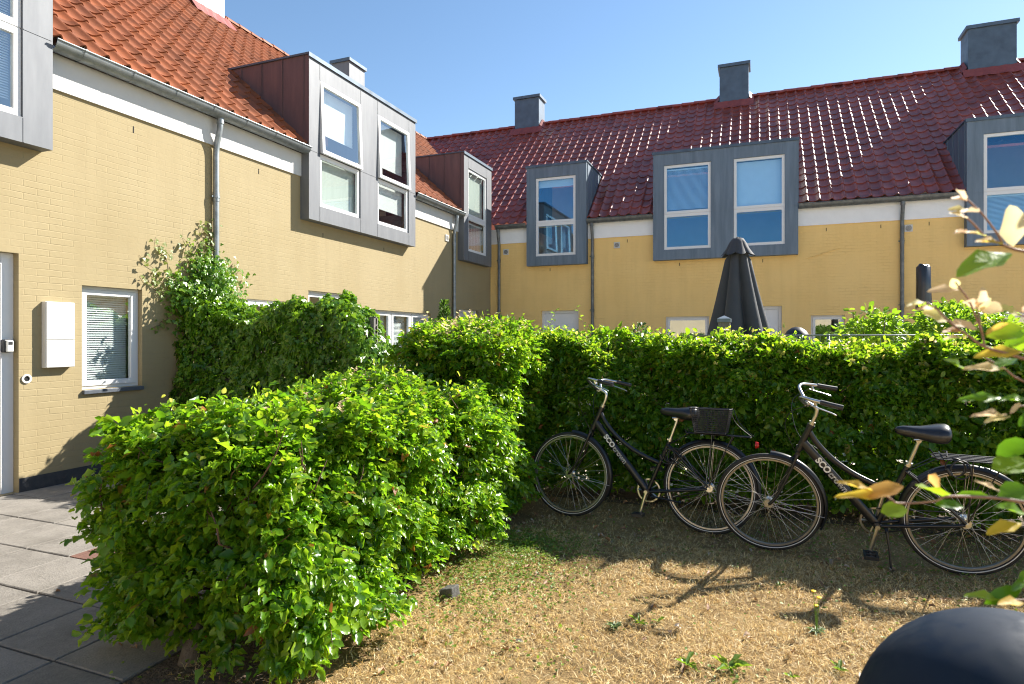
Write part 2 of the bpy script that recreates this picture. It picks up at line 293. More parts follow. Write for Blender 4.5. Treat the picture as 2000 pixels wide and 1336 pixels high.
class MB:
    def __init__(s): s.v = []; s.f = []
    def add(s, vs, fs):
        k = len(s.v); s.v += [tuple(q) for q in vs]; s.f += [tuple(i + k for i in f) for f in fs]; return s
    def box(s, a, b):
        x0, x1 = sorted((a[0], b[0])); y0, y1 = sorted((a[1], b[1])); z0, z1 = sorted((a[2], b[2]))
        return s.add([(x0, y0, z0), (x1, y0, z0), (x1, y1, z0), (x0, y1, z0), (x0, y0, z1), (x1, y0, z1), (x1, y1, z1), (x0, y1, z1)],
                     [(0, 3, 2, 1), (4, 5, 6, 7), (0, 1, 5, 4), (1, 2, 6, 5), (2, 3, 7, 6), (3, 0, 4, 7)])
    def quad(s, *p): return s.add(p, [tuple(range(len(p)))])
    def tube(s, pts, r, seg=8, cap=True, oval=1.0):
        pts = [Vector(p) for p in pts]; n = len(pts)
        rs = r if isinstance(r, (list, tuple)) else [r] * n
        t = [(pts[min(i + 1, n - 1)] - pts[max(i - 1, 0)]).normalized() for i in range(n)]
        ref = Vector((0, 0, 1)) if abs(t[0].z) < 0.9 else Vector((1, 0, 0))
        a = t[0].cross(ref).normalized(); vs = []; fs = []
        for i in range(n):
            a = (a - t[i] * a.dot(t[i])).normalized(); b = t[i].cross(a)
            for k in range(seg):
                w = 2 * math.pi * k / seg
                vs.append(pts[i] + a * (math.cos(w) * rs[i] * oval) + b * (math.sin(w) * rs[i]))
        for i in range(n - 1):
            for k in range(seg):
                k2 = (k + 1) % seg
                fs.append((i * seg + k, i * seg + k2, (i + 1) * seg + k2, (i + 1) * seg + k))
        if cap: fs += [tuple(range(seg))[::-1], tuple((n - 1) * seg + k for k in range(seg))]
        return s.add(vs, fs)
    def lathe(s, prof, c=(0, 0, 0), seg=24, axis='z'):
        vs = []; fs = []; n = len(prof)
        for i, (r, z) in enumerate(prof):
            for k in range(seg):
                w = 2 * math.pi * k / seg; x, y = r * math.cos(w), r * math.sin(w)
                vs.append((c[0] + x, c[1] + y, c[2] + z) if axis == 'z' else (c[0] + x, c[1] + z, c[2] + y))
        for i in range(n - 1):
            for k in range(seg):
                k2 = (k + 1) % seg
                fs.append((i * seg + k, i * seg + k2, (i + 1) * seg + k2, (i + 1) * seg + k))
        return s.add(vs, fs)
    def build(s, name, m, parent=None, smooth=False, bevel=0.0, local=False):
        off = Vector((0, 0, 0)) if (parent is None or local) else origin_of(parent)
        me = bpy.data.meshes.new(name)
        me.from_pydata([(x - off.x, y - off.y, z - off.z) for x, y, z in s.v], [], s.f); me.update()
        if bevel:
            bm = bmesh.new(); bm.from_mesh(me)
            bmesh.ops.bevel(bm, geom=bm.edges[:], offset=bevel, segments=2, profile=0.5, affect='EDGES'); bm.to_mesh(me); bm.free()
        o = link(name, me, m, parent)
        if smooth == True: me.polygons.foreach_set('use_smooth', [True] * len(me.polygons))
        elif smooth == 'auto': me.set_sharp_from_angle(angle=R(40)) if hasattr(me, 'set_sharp_from_angle') else None; me.polygons.foreach_set('use_smooth', [True] * len(me.polygons))
        return o

def arrays_mesh(name, V, tmpl_faces, n_inst, nv, m, parent=None, smooth=True):
    """n_inst copies of one small template (nv vertices, faces tmpl_faces) with all vertices in V (n_inst*nv, 3)"""
    if parent is not None:
        off = origin_of(parent); V = V - np.array(off)
    loops = np.array([i for f in tmpl_faces for i in f], dtype=np.int64); sizes = np.array([len(f) for f in tmpl_faces], dtype=np.int64)
    L = (loops[None, :] + (np.arange(n_inst) * nv)[:, None]).ravel()
    S = np.tile(sizes, n_inst); st = np.concatenate(([0], np.cumsum(S)[:-1]))
    me = bpy.data.meshes.new(name)
    me.vertices.add(len(V)); me.vertices.foreach_set('co', V.astype(np.float32).ravel())
    me.loops.add(len(L)); me.loops.foreach_set('vertex_index', L.astype(np.int32))
    me.polygons.add(len(S)); me.polygons.foreach_set('loop_start', st.astype(np.int32)); me.polygons.foreach_set('loop_total', S.astype(np.int32))
    me.polygons.foreach_set('use_smooth', np.ones(len(S), dtype=bool))
    me.update(calc_edges=True); me.validate()
    return link(name, me, m, parent)

# leaf templates: columns are (along 0..1, across in half widths, lift)
def tmpl_beech():
    st = [0, 0.16, 0.42, 0.70, 0.90, 1.0]; hw = [0, 0.62, 1.0, 0.80, 0.36, 0]
    wav = [0, 0.05, -0.035, 0.055, -0.01, 0]; v = []; f = []
    mid = [(u, 0, -0.10 * u * u) for u in st]
    v += mid
    for sgn in (1, -1):
        for i in range(1, 5): v.append((st[i] + 0.03, sgn * hw[i], 0.10 * hw[i] + wav[i] * (1 if sgn > 0 else -1) - 0.10 * st[i] ** 2))
    for k, b in ((0, 6), (1, 10)):
        e = [b, b + 1, b + 2, b + 3]
        fs = [(0, 1, e[0])] + [(i, i + 1, e[i], e[i - 1]) for i in (1, 2, 3)] + [(4, 5, e[3])]
        f += fs if k else [q[::-1] for q in fs]
    return np.array(v), f
def tmpl_simple():
    v = [(0, 0, 0), (0.35, 0, -0.02), (0.75, 0, -0.06), (1, 0, -0.12), (0.3, 0.85, 0.09), (0.72, 0.78, 0.02), (0.3, -0.85, 0.05), (0.72, -0.78, 0.10)]
    f = [(0, 4, 1), (1, 4, 5, 2), (2, 5, 3), (0, 1, 6), (1, 2, 7, 6), (2, 3, 7)]
    return np.array(v), f
def tmpl_ivy():
    v = [(0.12, 0, 0), (0.0, 0.45, 0.02), (0.22, 0.95, -0.04), (0.45, 0.55, 0.05), (1.0, 0, -0.10), (0.45, -0.55, 0.06), (0.22, -0.95, -0.05), (0.0, -0.45, 0.02), (0.45, 0, 0.0)]
    f = [(8, 0, 1, 2), (8, 2, 3), (8, 3, 4), (8, 4, 5), (8, 5, 6), (8, 6, 7, 0)]
    return np.array(v), f
def tmpl_blade():
    v = [(0, 0.5, 0), (0, -0.5, 0), (0.55, 0.4, 0.10), (0.55, -0.4, 0.10), (1.0, 0, -0.02)]
    return np.array(v), [(0, 1, 3, 2), (2, 3, 4)]
TB, TS, TI, TG = tmpl_beech(), tmpl_simple(), tmpl_ivy(), tmpl_blade()

def unit(a): return a / np.maximum(np.linalg.norm(a, axis=1, keepdims=True), 1e-9)

def leaves(name, tm, P, T, N, size, aspect, m, parent=None, curl=None):
    tv, tf = tm; n = len(P)
    T = unit(T); N = unit(N - T * np.sum(N * T, axis=1, keepdims=True)); B = np.cross(N, T)
    size = np.broadcast_to(np.asarray(size, dtype=float), (n,)); aspect = np.broadcast_to(np.asarray(aspect, dtype=float), (n,))
    c = np.ones(n) if curl is None else curl
    u = tv[None, :, 0]; w = tv[None, :, 1] * aspect[:, None] * 0.5; z = tv[None, :, 2] * c[:, None]
    V = P[:, None, :] + size[:, None, None] * (u[..., None] * T[:, None, :] + w[..., None] * B[:, None, :] + z[..., None] * N[:, None, :])
    return arrays_mesh(name, V.reshape(-1, 3), tf, n, len(tv), m, parent)

class Noise:
    def __init__(s, seed, freqs, amps):
        r = np.random.default_rng(seed); s.k = []; 
        for fq, am in zip(freqs, amps):
            for _ in range(7):
                d = r.normal(size=3); d /= np.linalg.norm(d)
                s.k.append((d * fq * 2 * math.pi * r.uniform(0.7, 1.3), r.uniform(0, 6.28), am / 2.6))
    def __call__(s, P):
        o = np.zeros(len(P))
        for d, ph, a in s.k: o += a * np.sin(P @ d + ph)
        return o

# ------------------------------------------------------------------ ground
def sheet(name, x0, x1, y0, y1, z, m, nx=1, ny=1):
    xs = np.linspace(x0, x1, nx + 1); ys = np.linspace(y0, y1, ny + 1); b = MB()
    vs = [(x, y, z) for y in ys for x in xs]
    fs = [(j * (nx + 1) + i, j * (nx + 1) + i + 1, (j + 1) * (nx + 1) + i + 1, (j + 1) * (nx + 1) + i) for j in range(ny) for i in range(nx)]
    b.add(vs, fs); o = b.build(name, m); tag(o, kind='structure'); return o
sheet('ground', -400, 400, -400, 400, -0.02, M['earth'])
lawn = sheet('lawn', -2.57, 9.0, -6.0, 6.3, -0.004, M['lawn'])
sheet('soil', -2.56, -1.98, 1.9, 6.4, 0.001, M['soil'])
sheet('soil', -2.12, 3.9, 5.62, 6.4, 0.002, M['soil'])

# pavement: separate slabs with open joints, on a mossy bed
sheet('pavement', -6.66, -2.575, -6, 8.6, -0.010, M['joint'])
pb = MB()
gx = [-2.58 - 0.0 - k * 0.452 for k in range(0, 9)]
gy = [1.903 - 17 * 0.4725 + k * 0.4725 for k in range(0, 31)]
for i in range(len(gx)):
    x1 = gx[i]; x0 = x1 - 0.452
    x0 = max(x0, -6.655)
    if x1 - x0 < 0.06: continue
    for y0 in gy:
        if abs((x0 + x1) / 2 + 4.162) < .1 and abs(y0 + .236 - 3.084) < .1: continue
        g = random.uniform(0.0035, 0.006); dz = random.uniform(-0.0025, 0.0025); c = 0.006
        a0, a1, b0, b1 = x0 + g, x1 - g, y0 + g, y0 + 0.4725 - g
        z = 0.004 + dz; tx, ty = random.uniform(-.002, .002), random.uniform(-.002, .002)
        pb.add([(a0, b0, -.02), (a1, b0, -.02), (a1, b1, -.02), (a0, b1, -.02),
                (a0, b0, z - .004 - tx), (a1, b0, z - .004 + tx), (a1, b1, z - .004 + ty), (a0, b1, z - .004 - ty),
                (a0 + c, b0 + c, z - tx), (a1 - c, b0 + c, z + tx), (a1 - c, b1 - c, z + ty), (a0 + c, b1 - c, z - ty)],
               [(0, 1, 5, 4), (1, 2, 6, 5), (2, 3, 7, 6), (3, 0, 4, 7), (4, 5, 9, 8), (5, 6, 10, 9), (6, 7, 11, 10), (7, 4, 8, 11), (8, 9, 10, 11)])
tag(pb.build('pavement', M['slab']), kind='structure')
bb = MB()
for i in range(4):
    for j in range(9):
        x = -4.384 + j * 0.0495; y = 2.851 + i * 0.117
        bb.box((x + .002, y + .003, -.015), (x + .0475, y + .114, 0.004 + random.uniform(0, .003)))
tag(bb.build('pavement', M['brickpave']), kind='structure')

# ------------------------------------------------------------------ houses
WX, WY = -6.671, 15.33
PL = lambda a, d, z: (WX + d, a, z)         # left wing: a runs along y, d outward
PB = lambda a, d, z: (a, WY - d, z)         # back wing: a runs along x, d outward
RD, ZE, ZR, DE = 4.53, 4.50, 8.66, 0.10      # ridge depth, eave height, ridge height, eave overhang
PITCH = math.atan2(ZR - ZE, RD + DE)

def wall_with_holes(P, a0, a1, z0, z1, holes, d, depth):
    b = MB()
    As = sorted({a0, a1, *[h[0] for h in holes], *[h[1] for h in holes]}); Zs = sorted({z0, z1, *[h[2] for h in holes], *[h[3] for h in holes]})
    As = [a for a in As if a0 <= a <= a1]; Zs = [z for z in Zs if z0 <= z <= z1]
    for i in range(len(As) - 1):
        for j in range(len(Zs) - 1):
            ca, cz = (As[i] + As[i + 1]) / 2, (Zs[j] + Zs[j + 1]) / 2
            if any(h[0] < ca < h[1] and h[2] < cz < h[3] for h in holes): continue
            b.quad(P(As[i], d, Zs[j]), P(As[i + 1], d, Zs[j]), P(As[i + 1], d, Zs[j + 1]), P(As[i], d, Zs[j + 1]))
    for h in holes:
        q = [(h[0], h[2]), (h[1], h[2]), (h[1], h[3]), (h[0], h[3])]
        for i in range(4):
            s, e = q[i], q[(i + 1) % 4]
            b.quad(P(s[0], d, s[1]), P(s[0], d - depth, s[1]), P(e[0], d - depth, e[1]), P(e[0], d, e[1]))
    return b

def fr_box(b, P, a0, a1, d0, d1, z0, z1): b.box(P(a0, d0, z0), P(a1, d1, z1)); return b

def sash(P, parent, a0, a1, z0, z1, d, fw=0.05, th=0.05, tilt=0.0, glass='glass', name='window_frame', fm='white', pane=True):
    """a glazed frame; tilt pushes the bottom outwards (top-hung)"""
    b = MB(); T = lambda z: (z1 - z) * math.tan(tilt)
    def bx(a, bq, zl, zh, dd0, dd1):
        k = len(b.v)
        vs = [P(aa, dd + T(zz), zz) for zz in (zl, zh) for dd in (dd0, dd1) for aa in (a, bq)]
        b.add(vs, [(0, 1, 3, 2), (4, 6, 7, 5), (0, 4, 5, 1), (2, 3, 7, 6), (0, 2, 6, 4), (1, 5, 7, 3)])
    bx(a0, a0 + fw, z0, z1, d - th, d); bx(a1 - fw, a1, z0, z1, d - th, d)
    bx(a0 + fw, a1 - fw, z1 - fw, z1, d - th, d); bx(a0 + fw, a1 - fw, z0, z0 + fw, d - th, d)
    fo = b.build(name, M[fm], parent)
    if pane:
        g = MB(); dd = d - th * 0.5
        g.quad(P(a0 + fw, dd + T(z0 + fw), z0 + fw), P(a1 - fw, dd + T(z0 + fw), z0 + fw), P(a1 - fw, dd + T(z1 - fw), z1 - fw), P(a0 + fw, dd + T(z1 - fw), z1 - fw))
        g.build('pane', M[glass], parent if parent.parent is not None else fo)
    return fo

def venetian(P, parent, a0, a1, z0, z1, d, pitch=0.025, w=0.026, tilt=0.85):
    b = MB(); z = z1
    while z > z0:
        c, s = math.cos(tilt) * w / 2, math.sin(tilt) * w / 2
        b.quad(P(a0, d + c, z - s), P(a1, d + c, z - s), P(a1, d - c, z + s), P(a0, d - c, z + s)); z -= pitch
    for a in (a0 + (a1 - a0) * .2, a0 + (a1 - a0) * .8): fr_box(b, P, a, a + .003, d - .001, d + .002, z0, z1)
    fr_box(b, P, a0, a1, d - .02, d + .015, z1, z1 + .03)
    return b.build('venetian_blind', M['slat'], parent)

def roller(P, parent, a0, a1, z0, z1, d):
    b = MB(); fr_box(b, P, a0, a1, d - .004, d, z0, z1); fr_box(b, P, a0, a1, d - .008, d + .004, z0 - .02, z0)
    return b.build('blind_reflection_panel', M['blind'], parent)

def tile_roof(P, a0, a1, m, parent, cuts, sgn, clip):
    tw, rows = 0.247, 20
    slope = math.hypot(ZR - ZE, RD + DE); g = slope / rows
    prof = [(0.0, 0.050), (0.06, 0.040), (0.13, 0.016), (0.20, 0.005), (0.32, 0.001), (0.50, 0.0), (0.66, 0.004), (0.80, 0.017), (0.90, 0.038), (0.96, 0.049)]
    if sgn < 0: prof = [(1 - w if w else 0.0, h) for w, h in prof]; prof = sorted(prof)
    ncol = int((a1 - a0) / tw) + 1
    cp, sp = math.cos(PITCH), math.sin(PITCH)
    b = MB(); V = b.v; Fc = b.f
    A = []; H = []
    for c in range(ncol):
        for w, h in prof: A.append(a0 + (c + w) * tw); H.append(h)
    n = len(A)
    r_ = random.Random(3)
    for j in range(rows):
        jit = [r_.uniform(-.003, .003) for _ in range(ncol + 1)]
        base = len(V); sub = 4; lines = []
        for q in range(-1, sub + 1):
            qq = max(q, 0) / sub
            s = j * g + qq * (g * 1.04); lift = 0.020 * (1 - qq) + 0.003 - (0.018 if q < 0 else 0)
            for i in range(n):
                h = H[i] + lift + jit[i // len(prof)] * (1 - qq)
                ss = s - 0.006 * math.sin(math.pi * min(1, (A[i] - a0) / tw % 1.0)) * (1 - qq)     # rounded tile noses
                dd = DE - ss * cp + h * sp; zz = ZE + ss * sp + h * cp
                V.append(P(A[i], dd, zz))
        for q in range(sub + 1):
            for i in range(n - 1):
                am = (A[i] + A[i + 1]) / 2; s = j * g + (max(q - 1, 0) + .5) / sub * g
                dm = DE - s * cp; zm = ZE + s * sp
                if any(c0 < am < c1 and zm < zt for c0, c1, zt in cuts): continue
                k = base + q * n + i
                Fc.append((k, k + 1, k + 1 + n, k + n))
    off = origin_of(parent)
    me = bpy.data.meshes.new('roof'); me.from_pydata([(x - off.x, y - off.y, z - off.z) for x, y, z in V], [], Fc); me.update()
    bm = bmesh.new(); bm.from_mesh(me)
    co, no = clip
    bmesh.ops.bisect_plane(bm, geom=bm.verts[:] + bm.edges[:] + bm.faces[:], plane_co=Vector(co) - off, plane_no=no, clear_outer=True)
    bmesh.ops.delete(bm, geom=[v for v in bm.verts if not v.link_faces], context='VERTS')
    bm.to_mesh(me); bm.free()
    o = link('roof', me, m, parent); me.polygons.foreach_set('use_smooth', [True] * len(me.polygons))
    if hasattr(me, 'set_sharp_from_angle'): me.set_sharp_from_angle(angle=R(50))
    return o

def ridge_caps(P, a0, a1, m, parent):
    b = MB(); L = 0.36; a = a0; r_ = random.Random(9)
    while a < a1:
        r0, r1 = 0.125, 0.108; seg = 8; vs = []; dz = r_.uniform(-.006, .006)
        for (aa, rr) in ((a, r0), (a + L * 1.06, r1)):
            for k in range(seg + 1):
                w = math.pi * (k / seg); vs.append(P(aa, -RD + rr * math.cos(w), ZR + 0.0 + dz + rr * 0.85 * math.sin(w)))
        b.add(vs, [(k, k + 1, seg + 2 + k, seg + 1 + k) for k in range(seg)] + [tuple(range(seg + 1))]); a += L
    return b.build('ridge_tiles', m, parent, smooth='auto')

def chimney(P, parent, a0, a1, d0, d1, ztop, m, cap=True, zb=7.6, flash=True):
    b = MB(); fr_box(b, P, a0, a1, d0, d1, zb, ztop - .07)
    c = b.build('chimney', m, parent)
    if cap:
        k = MB(); e = 0.05; fr_box(k, P, a0 - e, a1 + e, d0 - e, d1 + e, ztop - .09, ztop); k.build('chimney_cap', M['zinc_dark'] if m is not M['white_rough'] else m, c)
    if flash:
        f = MB(); e = 0.02
        tp = math.tan(PITCH); seg = 10; zr = lambda d: ZR - abs(d + RD) * tp
        for (d, s) in ((d1 + e, 1),):
            vs = []
            for i in range(seg + 1):
                a = a0 - .14 + (a1 - a0 + .28) * i / seg
                vs.append(P(a, d + .20, zr(d + .2) + .075 + .012 * math.sin(i * 2.1))); vs.append(P(a, d + .005, zr(d) + .16 + .01 * math.sin(i * 3)))
            f.add(vs, [(2 * i, 2 * i + 2, 2 * i + 3, 2 * i + 1) for i in range(seg)])
        for a in (a0 - e, a1 + e):
            o = -.13 if a < a0 else .13
            vs = [P(a, d, max(zr(d), 0) + .20) for d in (d0, -RD, d1)] + [P(a + o, d, zr(d) + .07) for d in (d0, -RD, d1)]
            f.add(vs, [(0, 1, 4, 3), (1, 2, 5, 4)])
        f.build('flashing', M['flash'], c)
    return c

def dormer(P, parent, a0, a1, wins, zm, side_m, tilts=None, blinds=None, glass='glass', zb=3.36, zt=5.92, wz=(3.60, 4.44, 5.61), back=-2.0, seam_m=None):
    FD = 0.17; holes = [(w0, w1, wz[0], wz[2]) for w0, w1 in wins]
    b = wall_with_holes(P, a0, a1, zb, zt, holes, FD, 0.07)
    # flat bottom, the shallow cheeks below the eave, inner jamb lining
    b.quad(P(a0, 0.0, zb), P(a1, 0.0, zb), P(a1, FD, zb), P(a0, FD, zb))
    for a in (a0, a1): b.quad(P(a, 0.0, zb), P(a, FD, zb), P(a, FD, 4.40), P(a, 0.0, 4.40))
    for w0, w1 in wins:                                          # folded panel joints
        for a in (w0 - .005, w1 + .005):
            fr_box(b, P, a - .004, a + .004, FD - .002, FD + .004, wz[2] + .004, zt - .04); fr_box(b, P, a - .004, a + .004, FD - .002, FD + .004, zb + .003, wz[0] - .004)
    edges = [a0] + [x for w in wins for x in w] + [a1]
    for i in range(0, len(edges), 2): fr_box(b, P, edges[i] + .004, edges[i + 1] - .012, FD - .002, FD + .004, wz[1] - .004, wz[1] + .004)
    dm = b.build('dormer', zm, parent)
    for a in (a0, a1):
        s = MB(); s.quad(P(a, FD - .001, 4.40), P(a, back, 4.40), P(a, back, zt), P(a, FD - .001, zt)); sg = -1 if a == a0 else 1; d = FD - 0.10
        while d > back:
            fr_box(s, P, a - sg * .002, a + sg * 0.016, d - .007, d + .007, 4.401, zt - .005); d -= 0.42
        s.build('cheek_cladding', side_m, dm)
    t = MB(); e = 0.025
    fr_box(t, P, a0 - e, a1 + e, back, FD + e, zt, zt + .03); fr_box(t, P, a0 - e, a1 + e, FD + .004, FD + e, zt - .035, zt)
    t.build('dormer_roof', M['zinc_dark'] if seam_m is None else seam_m, dm)
    for i, (w0, w1) in enumerate(wins):
        tl = tilts[i] if tilts else 0.0
        dd = FD - 0.012
        fo = MB()                                               # outer frame
        lo = FD - .065
        sash(P, dm, w0 + .003, w1 - .003, wz[0] + .003, wz[1] - .004, dd - .012, 0.062, 0.05, 0, glass)
        sash(P, dm, w0 + .003, w1 - .003, wz[1] + .012, wz[2] - .004, dd + (.018 if tl else -.012), 0.062, 0.05, tl, glass)
        fr_box(fo, P, w0 + .003, w1 - .003, lo, dd - .02, wz[1] - .003, wz[1] + .011)
        fo.build('transom', M['white'], dm)
        bl = (blinds[i] if blinds else None) or []
        for kind, z0, z1 in bl:
            if kind == 'sheer': c_ = MB(); fr_box(c_, P, w0 + .02, w1 - .02, FD - .125, FD - .121, z0, z1); c_.build('lit_pane_backing', M['sheer'], dm)
            elif kind == 'roller': roller(P, dm, w0 + .05, w1 - .05, z0, z1, FD - .14)
            else: venetian(P, dm, w0 + .05, w1 - .05, z0, z1, FD - .13)
    return dm

def gutter(P, parent, a0, a1, m):
    d, r, zc = 0.130, 0.097, 4.462; b = MB(); seg = 10; vs = []
    for a in (a0, a1):
        for rr in (r, r - .006):
            for k in range(seg + 1):
                w = math.pi + math.pi * k / seg; vs.append(P(a, d + rr * math.cos(w), zc + rr * math.sin(w)))
    n = seg + 1; fs = []
    for k in range(seg): fs += [(k, k + 1, 2 * n + k + 1, 2 * n + k), (n + k, 3 * n + k, 3 * n + k + 1, n + k + 1), (k, n + k, n + k + 1, k + 1), (2 * n + k, 2 * n + k + 1, 3 * n + k + 1, 3 * n + k)]
    b.add(vs, fs); b.tube([P(a0, d + r + .002, zc), P(a1, d + r + .002, zc)], 0.010, 8)
    g = b.build('gutter', m, parent, smooth='auto')
    base = None; a = a0 + .28
    while a < a1 - .1:
        if base is None:
            q = MB(); vs = []
            for aa in (a - .013, a + .013):
                for k in range(seg + 1):
                    w = math.pi + math.pi * k / seg; vs.append(P(aa, d + (r + .004) * math.cos(w), zc + (r + .004) * math.sin(w)))
            q.add(vs, [(k, k + 1, n + k + 1, n + k) for k in range(seg)]); q.tube([P(a - .011, d + r, zc), P(a + .011, d + r, zc)], 0.016, 8)
            base = q.build('gutter_bracket', m, g, smooth='auto'); ref = a
        else:
            c = base.copy(); COL.objects.link(c); c.parent = g
            c.location = Vector(P(a, 0, 0)) - Vector(P(ref, 0, 0))
        a += 0.55
    return g

def downpipe(P, parent, a, m, z_clamps=(3.6, 2.2)):
    r = 0.038; b = MB()
    pts = [P(a, 0.125, 4.40), P(a, 0.125, 4.30), P(a, 0.118, 4.22), P(a, 0.075, 4.08), P(a, 0.058, 3.98), P(a, 0.055, 3.90), P(a, 0.055, 0.0)]
    b.tube(pts, r, 14); b.tube([P(a, 0.125, 4.39), P(a, 0.125, 4.30)], r + .008, 14)
    for z in z_clamps: b.tube([P(a, 0.055, z + .06), P(a, 0.055, z - .06)], r + .004, 14)
    o = b.build('downpipe', m, parent, smooth='auto')
    for z in z_clamps:
        q = MB(); q.tube([P(a, 0.055, z + .015), P(a, 0.055, z - .015)], r + .009, 14)
        fr_box(q, P, a - .008, a + .008, 0.0, 0.03, z - .008, z + .008); fr_box(q, P, a - r - .03, a - r, 0.05, 0.06, z - .012, z + .012); q.build('pipe_clip', m, o)
    return o

def wall_window(P, house, a0, a1, z0, z1, rec=0.07, mull=0, glass='glass', blind=None, sill=True, fm='white', tilt=0.0, fw=0.055):
    n = mull + 1; w = (a1 - a0) / n; first = None
    fo = MB(); of = 0.035
    for (x0, x1, y0, y1) in ((a0, a0 + of, z0, z1), (a1 - of, a1, z0, z1), (a0 + of, a1 - of, z1 - of, z1), (a0 + of, a1 - of, z0, z0 + of)):
        fr_box(fo, P, x0 + .001, x1 - .001, -rec - .07, -rec, y0 + .001, y1 - .001)
    for i in range(1, n): fr_box(fo, P, a0 + i * w - .03, a0 + i * w + .03, -rec - .06, -rec + .004, z0 + of, z1 - of)
    wn_ = fo.build('window', M[fm], house)
    for i in range(n):
        l0 = a0 + i * w + (of if i == 0 else .03); l1 = a0 + (i + 1) * w - (of if i == n - 1 else .03)
        sash(P, wn_, l0 + .002, l1 - .002, z0 + of + .002, z1 - of - .002, -rec + .012 + (.03 if tilt else 0), fw, 0.05, tilt, glass, name='sash', fm=fm)
        if blind: venetian(P, wn_, l0 + .04, l1 - .04, z0 + .08, z1 - .1, -rec - .10)
    if sill:
        s = MB(); fr_box(s, P, a0 + .002, a1 - .002, -rec, 0.035, z0 - .045, z0 - .002); s.build('window_sill', M['slate'], wn_, bevel=0.004)
    return wn_

def wall_door(P, house, a0, a1, z1, rec=0.08, fm='white', dm='doorwhite', glazed=False, name='door', fw=0.07):
    b = MB()
    for (x0, x1, y0, y1) in ((a0, a0 + fw, 0, z1), (a1 - fw, a1, 0, z1), (a0 + fw, a1 - fw, z1 - fw, z1)): fr_box(b, P, x0 + .001, x1 - .001, -rec - .08, -rec, y0, y1 - .001)
    do = MB(); fr_box(do, P, a0 + fw + .004, a1 - fw - .004, -rec - .07, -rec - .025, .02, z1 - fw - .004)
    fr_box(do, P, a0 + fw + .10, a1 - fw - .10, -rec - .026, -rec - .018, 1.2, z1 - fw - .14); fr_box(do, P, a0 + fw + .10, a1 - fw - .10, -rec - .026, -rec - .018, .15, 1.05)
    d = do.build(name, M[dm], house)
    b.build('door_frame', M[fm], d)
    h = MB(); a = a0 + fw + .08
    h.tube([P(a, -rec - .026, 1.02), P(a, -rec + .02, 1.02)], 0.010, 8); h.tube([P(a, -rec + .02, 1.02), P(a + .11, -rec + .02, 1.02)], 0.009, 8)
    h.build('handle', M['steel'], d)
    return d

# ---- left wing
hl = empty('yellow_house', (WX, 8.0, 0))
tag(hl, 'sunlit yellow painted brick house wing with orange tiled roof along the paving', 'house')
D1, D2, D3 = (0.9, 4.07), (7.86, 11.10), (13.36, 15.0)
oL = [(2.85, 3.862, 0.0, 2.32), (4.47, 5.165, 0.945, 2.06), (6.76, 7.56, 1.0, 2.05), (8.05, 9.09, 1.2, 2.26), (9.79, 12.06, 0.9, 2.03), (13.45, 14.57, 0.0, 2.20)]
hidL = [(D[0] + .02, D[1] - .02, 3.40, 4.385) for D in (D1, D2, D3)]
b = wall_with_holes(PL, -9.0, WY, 0.0, 4.385, oL + hidL, 0.0, 0.16)
b.quad(PL(-9, 0, 0), PL(-9, -8, 0), PL(-9, -8, 4.4), PL(-9, 0, 4.4))
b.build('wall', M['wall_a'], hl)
for a0, a1 in ((D1[1], D2[0]), (D2[1], D3[0]), (-9.0, D1[0])):
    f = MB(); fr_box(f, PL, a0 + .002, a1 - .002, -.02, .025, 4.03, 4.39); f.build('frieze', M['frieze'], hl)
xs = [-9.0, 2.85, 3.864, 13.45, 14.57, WY - .01]
for i in range(0, 6, 2): f = MB(); fr_box(f, PL, xs[i], xs[i + 1], -.05, .012, -.02, .133); f.build('plinth', M['plinth'], hl)
rf = tile_roof(PL, -3.0, WY + 5.4, M['tile_a'], hl, [(D1[0] + .02, D1[1] - .02, 5.80), (D2[0] + .02, D2[1] - .02, 5.80), (D3[0] + .02, D3[1] - .02, 5.80)], 1, ((WX, WY, 0), Vector((1, 1, 0)).normalized()))
ridge_caps(PL, -3.0, WY + RD - .1, M['tile_a'], hl)
k = MB(); k.quad(PL(-3, -RD, ZR), PL(WY + RD, -RD, ZR), PL(WY + 2 * RD, -2 * RD, ZE), PL(-3, -2 * RD, ZE)); k.build('rear_roof_slope', M['tile_a'], hl)
for D, ws, kw in ((D1, [(1.2, 2.28), (2.72, 3.80)], dict(blinds=[[('ven', 4.5, 5.5)], [('ven', 3.75, 5.5)]])),
                  (D2, [(8.125, 9.215), (9.75, 10.845)], dict(tilts=[R(2.4), R(2.4)], blinds=[[('roller', 4.85, 5.56), ('sheer', 3.62, 4.44)], [('roller', 4.75, 5.56), ('roller', 3.95, 4.40)]])),  # rollers here stand in for pale reflections in the panes
                  (D3, [(13.60, 14.70)], dict(blinds=[[('ven', 3.64, 4.3), ('sheer', 4.5, 5.56)]]))):
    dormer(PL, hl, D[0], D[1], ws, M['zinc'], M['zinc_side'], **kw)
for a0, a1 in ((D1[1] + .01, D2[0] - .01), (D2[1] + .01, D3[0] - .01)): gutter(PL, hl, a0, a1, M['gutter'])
downpipe(PL, hl, 6.18, M['gutter'], (3.35, 2.2)); downpipe(PL, hl, 13.08, M['gutter'], (3.7, 2.2))
chimney(PL, hl, 9.60, 10.36, -RD - .35, -RD + .35, 10.4, M['white_rough'])
chimney(PL, hl, 14.9, 15.65, -4.83, -4.23, 9.54, M['zinc'], flash=False)
wall_door(PL, hl, 2.85, 3.862, 2.32, fm='white', dm='greydoor', fw=0.11)
wall_window(PL, hl, 4.47, 5.165, 0.945, 2.06, blind=True)
wall_window(PL, hl, 6.76, 7.56, 1.0, 2.05, rec=.05, tilt=R(5))
wall_window(PL, hl, 8.05, 9.09, 1.2, 2.26)
wall_window(PL, hl, 9.79, 12.06, 0.9, 2.03, mull=2, blind=True)
